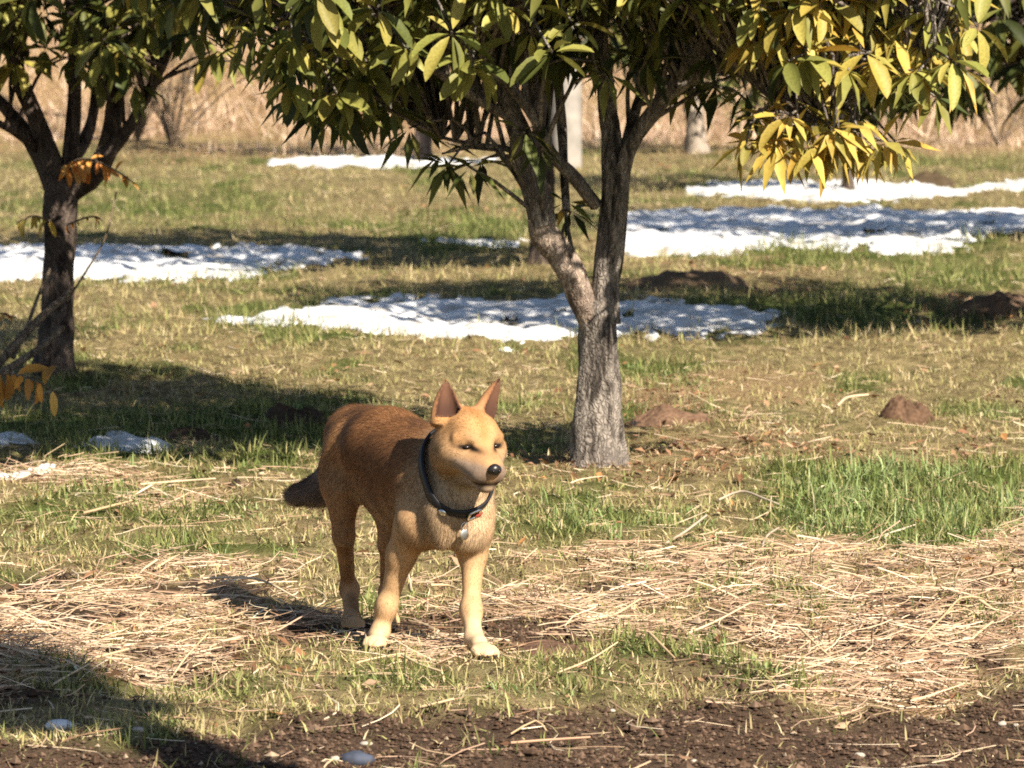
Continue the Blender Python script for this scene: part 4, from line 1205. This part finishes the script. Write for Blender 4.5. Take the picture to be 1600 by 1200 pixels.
# front leg, left side of the dog
rc(P(739, 815, 12.42), P(739, 868, 12.43), .040, .030, c_leg, .04, .008, DN)
rc(P(739, 866, 12.43), P(736, 955, 12.38), .028, .0185, c_leg, .02, .006, DN)
rc(P(736, 955, 12.38), P(741, 1000, 12.33), .0200, .0195, c_paw, .02, .006, DN)
CLAWS = []
def paw(c, fwd, col, sc=1.0):
    fwd = nrm(fwd); side = np.cross(fwd, [0, 0, 1.])
    c = np.array(c)
    el(c, [fwd, side, [0, 0, 1]], (.027 * sc, .025 * sc, .018 * sc), col, .012, .004, nrm(fwd * .5 + DN))
    for i, s_ in enumerate((-1.5, -.5, .5, 1.5)):
        CLAWS.append((c + fwd * ((.031 if abs(s_) < 1 else .021) + .0150) * sc + side * s_ * .0142 * sc + np.array([0, 0, -.009]), fwd, side))
        f = .031 if abs(s_) < 1 else .021
        a = c + fwd * f * sc + side * s_ * .0142 * sc + np.array([0, 0, -.004])
        rc(a - fwd * .012 * sc + np.array([0, 0, .006]), a + fwd * .006 * sc, .0098 * sc, .0082 * sc, col, .003, .003, nrm(fwd + DN * .6))
def on_ground(px, py, up):
    p = gpt(px, py); p[2] += up
    return p
paw(on_ground(588, 1016, .020), [-.15, -1, 0], c_paw, .95)
paw(on_ground(753, 1030, .020), [.42, -.9, 0], c_paw, 1.06)
rc(P(594, 988, 12.49), on_ground(589, 1012, .026), .0195, .019, c_paw, .02, .005, DN)
rc(P(741, 1000, 12.33), on_ground(749, 1024, .026), .0195, .020, c_paw, .02, .005, DN)
# hind leg, right side (left in the picture)
el(P(535, 728, 12.88), [nrm([.1, -.3, 1]), nrm([.3, 1, .3]), nrm([1, -.3, -.2])], (.105, .066, .052), c_thigh, .03, .014, nrm([-.2, .2, -1]))
rc(P(534, 768, 12.83), P(537, 838, 12.84), .042, .022, c_thigh, .04, .010, DN)
rc(P(537, 838, 12.84), P(545, 918, 12.95), .022, .0165, c_thigh, .025, .008, DN)
rc(P(546, 918, 12.95), P(550, 968, 12.88), .0205, .018, c_leg, .02, .006, DN)
paw(on_ground(551, 987, .020), [.1, -1, 0], c_leg, .95)
rc(P(550, 968, 12.88), on_ground(551, 984, .024), .018, .018, c_leg, .02, .006, DN)
# hind leg, left side
el(P(604, 750, 12.80), [nrm([.1, -.3, 1]), nrm([.3, 1, .3]), nrm([1, -.3, -.2])], (.10, .07, .05), c_thigh, .045, .012, DN)
rc(P(612, 790, 12.74), P(611, 850, 12.76), .044, .026, c_thigh, .04, .010, DN)
rc(P(611, 850, 12.76), P(606, 925, 12.88), .026, .0185, c_thigh, .025, .008, DN)
rc(P(606, 925, 12.88), P(606, 962, 12.82), .0195, .018, c_leg, .02, .006, DN)
paw(on_ground(606, 984, .020), [.1, -1, 0], c_leg, .9)
rc(P(606, 962, 12.82), on_ground(606, 982, .024), .018, .018, c_leg, .02, .006, DN)
el(P(603, 948, 12.485), np.eye(3), (.0215, .023, .028), c_leg, .02, .006, DN)
el(P(736, 952, 12.37), np.eye(3), (.0225, .024, .030), c_leg, .02, .006, DN)
el(P(547, 926, 12.965), np.eye(3), (.020, .026, .026), c_thigh, .02, .006, DN)
# tail, hanging behind the rump
tl = [P(532, 676, 13.00), P(522, 728, 13.07), P(502, 764, 13.08), P(470, 772, 13.08)]
for a, b, r1, r2 in zip(tl[:-1], tl[1:], (.025, .025, .034), (.025, .034, .028)):
    rc(a, b, r1, r2, c_tail, .025, .030, nrm(b - a))
# head
el(H(-.008, 0, .010), [hF, hR, hU], (.085, .061, .055), c_skull, .025, .007, -hF)
el(H(.036, 0, .024), [hF, hR, hU], (.046, .050, .034), c_face, .022, .006, -hF)
for s_ in (-1, 1):
    el(H(-.004, .044 * s_, -.034), [nrm(hF + hR * s_ * .1), nrm(hR * 1 - hF * s_ * .1), hU], (.062, .0385, .046), c_cheek, .03, .014, nrm(-hF + DN * .7 + hR * s_ * .4))
    rc(H(.064, .018 * s_, .021), H(.050, .050 * s_, .012), .0160, .0125, c_face, .012, .005, -hF)     # brow
    rc(H(.052, .027 * s_, -.036), H(.114, .017 * s_, -.052), .031, .0255, c_muzz, .016, .004, -hF)   # upper lips
    rc(H(.056, .042 * s_, -.026), H(.030, .055 * s_, -.022), .020, .021, c_cheek, .02, .007, nrm(-hF + DN * .4))     # cheekbone
el(H(.108, 0, -.084), [hF, hR, hU], (.024, .022, .015), c_jaw, .012, .004, -hF)
el(H(.116, 0, -.050), [hF, hR, hU], (.026, .0310, .0280), c_muzz, .012, .004, -hF)
rc(H(.045, 0, -.010), H(.126, 0, -.034), .037, .0250, c_face, .022, .004, -hF)
rc(H(.0, 0, -.072), H(.110, 0, -.078), .040, .0145, c_jaw, .012, .008, nrm(-hF + DN * .5))
rc(H(-.03, 0, -.05), P(712, 752, 12.42), .056, .060, c_chest, .035, .014, DN)
EARS = []
def ear(base, tip, face, w):
    a = np.array(base); A = nrm(tip - a); L = np.linalg.norm(tip - a)
    N = nrm(face - A * np.dot(face, A)); W = np.cross(A, N)
    EARS.append((a, A, N, W, L, w))
ear(H(-.026, -.043, .036), P(697, 592, 12.34), nrm(hF * 1.0 - hR * .10), .0385)
ear(H(-.026, .047, .036), P(783, 588, 12.38), nrm(hF * .75 + hR * .55), .0370)

def sd_prim(p, X):
    if p[0] == 'rc':
        _, a, b, r1, r2 = p[:5]
        ba = b - a; l2 = ba @ ba
        t = np.clip(((X - a) @ ba) / l2, 0, 1)
        return np.linalg.norm(X - a - t[..., None] * ba, axis=-1) - (r1 + (r2 - r1) * t)
    _, c, ax, rad = p[:4]
    q = (X - c) @ np.array(ax).T
    k0 = np.linalg.norm(q / rad, axis=-1); k1 = np.linalg.norm(q / rad ** 2, axis=-1)
    return k0 * (k0 - 1) / np.maximum(k1, 1e-9)

def bbox(p, m):
    if p[0] == 'rc':
        lo = np.minimum(p[1] - p[3], p[2] - p[4]); hi = np.maximum(p[1] + p[3], p[2] + p[4])
    else:
        e = np.sqrt(((np.array(p[2]) * p[3][:, None]) ** 2).sum(0)); lo, hi = p[1] - e, p[1] + e
    return lo - m, hi + m

def sd_ear(e, X):
    a, A, N, W, L, w = e
    q = X - a
    t = (q @ A) / L; n = q @ N; s_ = q @ W
    tt = np.clip(t, -.15, 1.06)
    hw = w * np.clip(1 - np.clip(tt, 0, 1.06) ** 1.7 * .93, .03, 1)
    hn = hw * .62
    def cone(hw, hn, n):
        k = np.sqrt((s_ / hw) ** 2 + (n / hn) ** 2)
        return (k - 1) * np.minimum(hw, hn)
    outer = np.maximum(cone(hw, hn, n + hn * .2), np.maximum(t - 1.04, -.15 - t) * L)
    inner = np.maximum(cone(hw * .68, hn * .95, n - hn * .42), np.maximum(t - .93, .05 - t) * L)
    return np.maximum(outer, -inner), inner

HV = 0.004
los, his = zip(*[bbox(p, .02) for p in prims])
lo = np.min(los, 0); hi = np.max(his, 0)
for e in EARS:
    tip = e[0] + e[1] * e[4]
    lo = np.minimum(lo, tip - .03); hi = np.maximum(hi, tip + .03)
dims = np.ceil((hi - lo) / HV).astype(int) + 1
FLD = np.full(dims, .5, np.float32)
def local(l, h):
    i0 = np.clip(((l - lo) / HV).astype(int), 0, dims - 1); i1 = np.clip(np.ceil((h - lo) / HV).astype(int) + 1, 1, dims)
    g = np.meshgrid(*[lo[a] + HV * np.arange(i0[a], i1[a]) for a in range(3)], indexing='ij')
    return tuple(slice(i0[a], i1[a]) for a in range(3)), np.stack(g, -1)
def smin(a, b, k):
    h = np.maximum(k - np.abs(a - b), 0) / k
    return np.minimum(a, b) - h * h * k * .25
for p in prims:
    sl, X = local(*bbox(p, p[6] + .01))
    FLD[sl] = smin(FLD[sl], sd_prim(p, X).astype(np.float32), p[6])
for e in EARS:
    tip = e[0] + e[1] * e[4]
    sl, X = local(np.minimum(e[0], tip) - .05, np.maximum(e[0], tip) + .05)
    outer, inner = sd_ear(e, X)
    FLD[sl] = np.maximum(smin(FLD[sl], outer.astype(np.float32), .010), -inner.astype(np.float32))
def fsample(X):
    q = np.clip((np.atleast_2d(X) - lo) / HV, 0, np.array(dims) - 1.001)
    i = q.astype(int); f = q - i; r = 0
    for a in (0, 1):
        for b in (0, 1):
            for c in (0, 1):
                w = (f[:, 0] if a else 1 - f[:, 0]) * (f[:, 1] if b else 1 - f[:, 1]) * (f[:, 2] if c else 1 - f[:, 2])
                r = r + w * FLD[i[:, 0] + a, i[:, 1] + b, i[:, 2] + c]
    return r
def fgrad(X, h=.004):
    g = np.stack([fsample(X + np.eye(3)[a] * h) - fsample(X - np.eye(3)[a] * h) for a in range(3)], 1)
    return g / (np.linalg.norm(g, axis=1)[:, None] + 1e-9)
# eye sockets: a shallow dent each
def cast(o, d, tmax=.3):
    t = np.arange(0, tmax, .001)
    f = fsample(o + t[:, None] * d)
    i = np.argmax(f < 0)
    return o + d * t[i] if (f < 0).any() else o
EYE = [cast(H(.22, .0345 * s_, -.001), -hF) for s_ in (-1, 1)]
for e in EYE:
    sl, X = local(e - .04, e + .04)
    dd = np.linalg.norm(X - (e + hF * .002), axis=-1) - .0085
    a_, b_ = FLD[sl], -dd.astype(np.float32)
    h_ = np.maximum(.008 - np.abs(a_ - b_), 0) / .008
    FLD[sl] = np.maximum(a_, b_) + h_ * h_ * .002

def surface_nets(F):
    s = F < 0
    nx, ny, nz = F.shape
    cnt = np.zeros((nx - 1, ny - 1, nz - 1), np.uint8)
    for a in (0, 1):
        for b in (0, 1):
            for c in (0, 1):
                cnt += s[a:nx - 1 + a, b:ny - 1 + b, c:nz - 1 + c]
    I = np.argwhere((cnt > 0) & (cnt < 8))
    idx = np.full(cnt.shape, -1, np.int32); idx[tuple(I.T)] = np.arange(len(I))
    acc = np.zeros((len(I), 3)); n = np.zeros(len(I))
    corners = [(a, b, c) for a in (0, 1) for b in (0, 1) for c in (0, 1)]
    for c0 in corners:
        for ax in range(3):
            if c0[ax]: continue
            c1 = list(c0); c1[ax] = 1
            f0 = F[I[:, 0] + c0[0], I[:, 1] + c0[1], I[:, 2] + c0[2]]; f1 = F[I[:, 0] + c1[0], I[:, 1] + c1[1], I[:, 2] + c1[2]]
            m = (f0 < 0) != (f1 < 0)
            t = np.where(m, f0 / np.where(m, f0 - f1, 1), 0)
            pt = np.tile(np.array(c0, float), (len(I), 1)); pt[:, ax] += t
            acc[m] += pt[m]; n[m] += 1
    V = (I + acc / n[:, None]) * HV + lo
    Q = []
    for ax in range(3):
        u, v = [(1, 2), (2, 0), (0, 1)][ax]
        s0 = np.moveaxis(s, ax, 0)
        d = np.moveaxis(s0[1:] != s0[:-1], 0, ax)
        E = np.argwhere(d)
        E = E[(E[:, u] > 0) & (E[:, v] > 0)]
        lim = np.array(cnt.shape)
        E = E[(E < lim).all(1)]
        def cell(du, dv):
            q = E.copy(); q[:, u] -= du; q[:, v] -= dv
            return idx[tuple(q.T)]
        q = np.stack([cell(1, 1), cell(0, 1), cell(0, 0), cell(1, 0)], 1)
        flip = ~s[tuple(E.T)]
        q[flip] = q[flip][:, ::-1]
        Q.append(q)
    Q = np.concatenate(Q)
    return V, Q[(Q >= 0).all(1)]
DV, DQ = surface_nets(FLD)
for _ in range(3):                                   # relax the grid
    acc_ = np.zeros_like(DV); cn_ = np.zeros(len(DV))
    for a_, b_ in ((0, 1), (1, 2), (2, 3), (3, 0)):
        for u_, v_ in ((a_, b_), (b_, a_)):
            acc_ += np.stack([np.bincount(DQ[:, u_], DV[DQ[:, v_], q_], len(DV)) for q_ in range(3)], 1)
            cn_ += np.bincount(DQ[:, u_], minlength=len(DV))
    DV = DV * .5 + .5 * acc_ / np.maximum(cn_, 1)[:, None]
# colour of the coat: blended from the region of the body, with markings
W_, C_, L_, FL_ = 0, 0, 0, 0
for p in prims:
    d = np.maximum(sd_prim(p, DV), -.012)
    w = np.exp(-d / .010)[:, None]
    W_ = W_ + w; C_ = C_ + w * np.array(p[5]); L_ = L_ + w[:, 0] * p[7]; FL_ = FL_ + w * p[8]
DC = C_ / W_; DL = L_ / W_[:, 0]; DFl = FL_ / W_
DN_ = fgrad(DV)
hx = DV - hO
hf, hr, hu = hx @ hF, hx @ hR, hx @ hU
n1 = fbm(DV[:, 0] * 14, DV[:, 1] * 14, DV[:, 2] * 14, 201, 3)
n2 = fbm(DV[:, 0] * 45, DV[:, 1] * 45, DV[:, 2] * 22, 205, 2)
def mixc(c, m): 
    global DC
    m = np.clip(m, 0, 1)[:, None]; DC = DC * (1 - m) + np.array(c) * m
onback = sstep(.35, .9, DN_[:, 2]) * sstep(12.48, 12.6, DV[:, 1])
mixc((.14, .068, .036), onback * sstep(.40, .62, n1) * .75)
mixc((.17, .09, .05), sstep(.5, .7, n1) * .35 * sstep(12.5, 12.62, DV[:, 1]))
und = sstep(.1, .8, -DN_[:, 2]) * (DV[:, 2] > .2) * (DV[:, 1] > 12.45)
mixc((.52, .40, .26), und * .5)
head = (hf > -.06) & (hu > -.11) & (hf < .2) & (np.abs(hr) < .12) & (hu < .075)
# forehead: dark furrow in the middle, pale spots over the eyes, pale cheeks, grey lips
mixc((.36, .15, .045), head * np.exp(-(hr / .010) ** 2) * sstep(.0, .03, hu) * .55)
for s_ in (-1, 1):
    mixc((.54, .36, .19), head * np.exp(-((hr - s_ * .026) / .013) ** 2 - ((hu - .022) / .010) ** 2) * (hf > .02) * .6)
    mixc((.42, .30, .19), head * np.exp(-((hr - s_ * .055) / .022) ** 2 - ((hu + .048) / .022) ** 2) * .4)
    mixc((.09, .045, .03), head * np.exp(-(((hr - s_ * .046) / .010) ** 2) - ((hu + .004 + (np.abs(hr) - .046) * -.2) / .004) ** 2) * (hf > .02) * .9)
mixc((.33, .265, .215), head * sstep(.045, .075, hf) * sstep(.010, .020, np.abs(hr)) * sstep(-.024, -.034, hu) * .5)
mixc((.15, .11, .09), head * sstep(.10, .128, hf) * sstep(.006, .014, np.abs(hr)) * sstep(-.02, -.035, hu) * .45)
for e in EYE:
    dl = DV - e
    er, eu = dl @ hR, dl @ hU
    mixc((.022, .014, .010), np.exp(-((er / .0185) ** 2) - (((eu + .12 * np.abs(er)) / .0058) ** 2)) * head * 1.7)
mouth = head * sstep(.072, .090, hf) * np.exp(-((hu + .074 - .12 * np.maximum(.11 - hf, 0)) / .0050) ** 2)
mixc((.03, .02, .016), mouth * .95)
for e in EARS:
    o_, i_ = sd_ear(e, DV)
    t = ((DV - e[0]) @ e[1]) / e[4]
    on = (o_ < .008) & (t > .02)
    mixc(c_ear, on * 1.0)
    mixc((.12, .062, .042), on * (np.abs(i_) < .004) * .85)
    mixc((.07, .035, .025), on * (np.abs(i_) < .004) * sstep(.75, .2, t) * .9)
    mixc((.50, .28, .13), on * sstep(.0045, .009, i_) * sstep(.8, .2, t) * .5)
    DL = np.where(on, .004, DL)
    DFl = np.where(on[:, None], e[1], DFl)
DC = DC * (.80 + .40 * n2)[:, None] * (.9 + .2 * n1)[:, None]
DC = np.clip(DC, .01, .9)

dog_o = on_ground(665, 1005, 0); dog_o[2] = 0
dog = tag(empty('dog', dog_o), 'ginger tan prick-eared dog standing on the straw, wearing a black collar', 'dog')
M_coat = mat_attr('dog_skin', .8, 0, .1)
body = obj('body', mesh('body', DV - dog_o, [DQ], M_coat, DC), dog)

# short fur over the whole coat
tri = np.concatenate([DQ[:, [0, 1, 2]], DQ[:, [0, 2, 3]]])
ar = np.linalg.norm(np.cross(DV[tri[:, 1]] - DV[tri[:, 0]], DV[tri[:, 2]] - DV[tri[:, 0]]), axis=1)
NH = 190000
ti = RNG.choice(len(tri), NH, p=ar / ar.sum())
u, v = RNG.random(NH), RNG.random(NH)
sw = u + v > 1
u[sw], v[sw] = 1 - u[sw], 1 - v[sw]
def bary(A): return A[tri[ti, 0]] * (1 - u - v)[:, None] + A[tri[ti, 1]] * u[:, None] + A[tri[ti, 2]] * v[:, None]
hp, hn_, hc, hfw = bary(DV), bary(DN_), bary(DC), bary(DFl)
hl = bary(DL[:, None])[:, 0]
hn_ /= np.linalg.norm(hn_, axis=1)[:, None]
nearface = np.min([np.linalg.norm(hp - e, axis=1) for e in EYE], 0) > .009
hfw = hfw + RNG.normal(0, .22, (NH, 3))
hfw -= hn_ * (hfw * hn_).sum(1)[:, None]
hfw /= np.linalg.norm(hfw, axis=1)[:, None] + 1e-6
L = hl * RNG.uniform(.6, 1.45, NH)
side = np.cross(hfw, hn_) * (.00042 + .012 * L)[:, None]
tipp = hp + hfw * (L * .92)[:, None] + hn_ * (L * RNG.uniform(.02, .16, NH) * np.where(RNG.random(NH) < .18, 2.4, 1))[:, None]
V = np.stack([hp - side - hn_ * .001, hp + side - hn_ * .001, tipp], 1)
k_ = nearface & (hp[:, 2] > .02)
V, hcc, hnn = V[k_], hc[k_], hn_[k_]
cl_ = fbm(V[:, 0, 0] * 70, V[:, 0, 1] * 70, V[:, 0, 2] * 40, 301, 2)
hcc = hcc * (.72 + .56 * cl_)[:, None]
hcc = np.clip(hcc * (1 + RNG.normal(0, .10, (len(hcc), 1))), .008, .92)
nh = len(V)
fur = obj('fur', mesh('fur', V.reshape(-1, 3) - dog_o, [np.arange(nh * 3).reshape(-1, 3)], M_fur, np.repeat(hcc, 3, 0), True, np.repeat(hnn, 3, 0)), dog)
fur['kind'] = 'stuff'

# eyes, nose, collar
M_eye = mat_plain('dark_eye', (.012, .008, .006), .22, .4)
M_nose = mat_plain('wet_nose', (.014, .012, .012), .35, .5, 0, 300, .5)
M_collar = mat_plain('black_webbing', (.012, .012, .014), .5, .4, 0, 200, .3)
M_metal = mat_plain('steel', (.72, .70, .66), .25, .5, 1.0)
M_tag = mat_plain('red_tag', (.45, .07, .05), .4, .4)
def ball(rad, ax, nseg=14, nring=9):
    a = np.linspace(0, 2 * np.pi, nseg, endpoint=False); t = np.linspace(0, np.pi, nring)
    A, T = np.meshgrid(a, t)
    q = np.stack([np.sin(T) * np.cos(A) * rad[0], np.sin(T) * np.sin(A) * rad[1], np.cos(T) * rad[2]], -1).reshape(-1, 3) @ np.array(ax)
    i = np.arange(nring - 1)[:, None] * nseg; j = np.arange(nseg)[None]; j2 = (j + 1) % nseg
    return q, np.stack([i + j, i + nseg + j, i + nseg + j2, i + j2], -1).reshape(-1, 4)
for e in EYE:
    q, F = ball((.0060, .0110, .0036), [hF, hR, hU])
    obj('eye', mesh('eye', q, [F], M_eye), dog, e - hF * .0035 - dog_o)
for cp, cf, cs_ in CLAWS:
    q, F = ball((.0085, .0026, .0030), [nrm(cf + DN * .5), cs_, nrm(np.cross(cf, cs_))], 6, 5)
    obj('claw', mesh('claw', q, [F], M_nose), dog, cp - dog_o)
nose_c = H(.150, 0, -.034)
nose_c = cast(H(.24, 0, -.034), -hF) + hF * .001
q, F = ball((.012, .0170, .0130), [hF, hR, hU])
q = q - hU[None] * (np.abs(q @ hR) * .12)[:, None]
nose = obj('nose', mesh('nose', q, [F], M_nose), dog, nose_c - dog_o)
for s_ in (-1, 1):
    q, F = ball((.003, .0035, .003), [hF, hR, hU], 8, 6)
    ob = obj('nostril', mesh('nostril', q, [F], M_eye), nose, hF * .0105 + hR * .007 * s_ - hU * .002)
# collar ring laid around the neck
ctop, cbot = P(703, 688, 12.46), P(716, 797, 12.33)
cc = (ctop + cbot) / 2 
vv = nrm(cbot - ctop); nn_ = nrm(np.cross(vv, hR)); rr_ = np.cross(nn_, vv)
ring = []
for a in np.linspace(0, 2 * np.pi, 56, endpoint=False):
    d = vv * math.cos(a) + rr_ * math.sin(a)
    t = np.arange(.03, .2, .001)
    f = fsample(cc + t[:, None] * d)
    o = np.argmax(f > 0) if (f > 0).any() else len(t) - 1
    ring.append(t[o])
ring = np.array(ring)
sn_ = np.sin(np.linspace(0, 2 * np.pi, 56, endpoint=False))
ring = np.minimum(ring, .150 - .075 * np.abs(sn_))
for _ in range(14): ring = np.maximum(.25 * np.roll(ring, 1) + .5 * ring + .25 * np.roll(ring, -1), ring - .0006)
ang = np.linspace(0, 2 * np.pi, 56, endpoint=False)
RP = np.array([cc + (r + .009) * (vv * math.cos(a) + rr_ * math.sin(a)) for a, r in zip(ang, ring)])
RD = np.array([vv * math.cos(a) + rr_ * math.sin(a) for a in ang])
prof = [(0, .0145), (.004, .0135), (.004, -.0135), (0, -.0145), (-.002, -.0135), (-.002, .0135)]
V = np.concatenate([RP + RD * a + nn_ * b for a, b in prof])
m = 56; j = np.arange(m); j2 = (j + 1) % m
F = np.concatenate([np.stack([i * m + j, i * m + j2, ((i + 1) % 6) * m + j2, ((i + 1) % 6) * m + j], 1) for i in range(6)])
collar = obj('collar', mesh('collar', V - dog_o, [F], M_collar), dog)
def on_ring(px):
    s = [proj(*(q[:, None]))[0][0] for q in RP]
    front = [i for i in range(m) if RD[i][1] < 0]
    i = min(front, key=lambda i: abs(s[i] - px))
    return i
for px, kind in ((692, 'stud'), (738, 'buckle'), (722, 'tag')):
    i = on_ring(px); pnt = RP[i] + RD[i] * .008
    tng = nrm(RP[(i + 1) % m] - RP[i - 1])
    if kind == 'stud':
        q, F = ball((.006, .010, .009), [RD[i], tng, nn_]); obj('stud', mesh('stud', q, [F], M_metal), collar, pnt - dog_o)
    elif kind == 'buckle':
        a = np.linspace(0, 2 * np.pi, 17); sq = lambda x: np.sign(x) * np.abs(x) ** .5
        pts = pnt + np.outer(sq(np.cos(a)) * .016, tng) + np.outer(sq(np.sin(a)) * .013, nn_)
        V, F = tube(pts, np.full(17, .0032), 6); obj('buckle', mesh('buckle', V - dog_o, [F], M_metal), collar)
        q, F = ball((.004, .012, .008), [RD[i], tng, nn_]); obj('clasp', mesh('clasp', q, [F], M_tag), collar, pnt + tng * (.016 if tng[0] > 0 else -.016) - dog_o - nn_ * .008)
    else:
        a = np.linspace(0, 2 * np.pi, 13)
        c0 = pnt + np.array([0, -.002, -.022])
        pts = c0 + np.outer(np.cos(a) * .008, tng) + np.outer(np.sin(a) * .010, [0, 0, 1.])
        V, F = tube(pts, np.full(13, .0016), 5); obj('tag_ring', mesh('tag_ring', V - dog_o, [F], M_metal), collar)
        q, F = ball((.0018, .011, .012), [RD[i], tng, [0, 0, 1.]]); obj('tag', mesh('tag', q, [F], M_metal), collar, c0 + np.array([0, -.002, -.018]) - dog_o)

#DOG_END
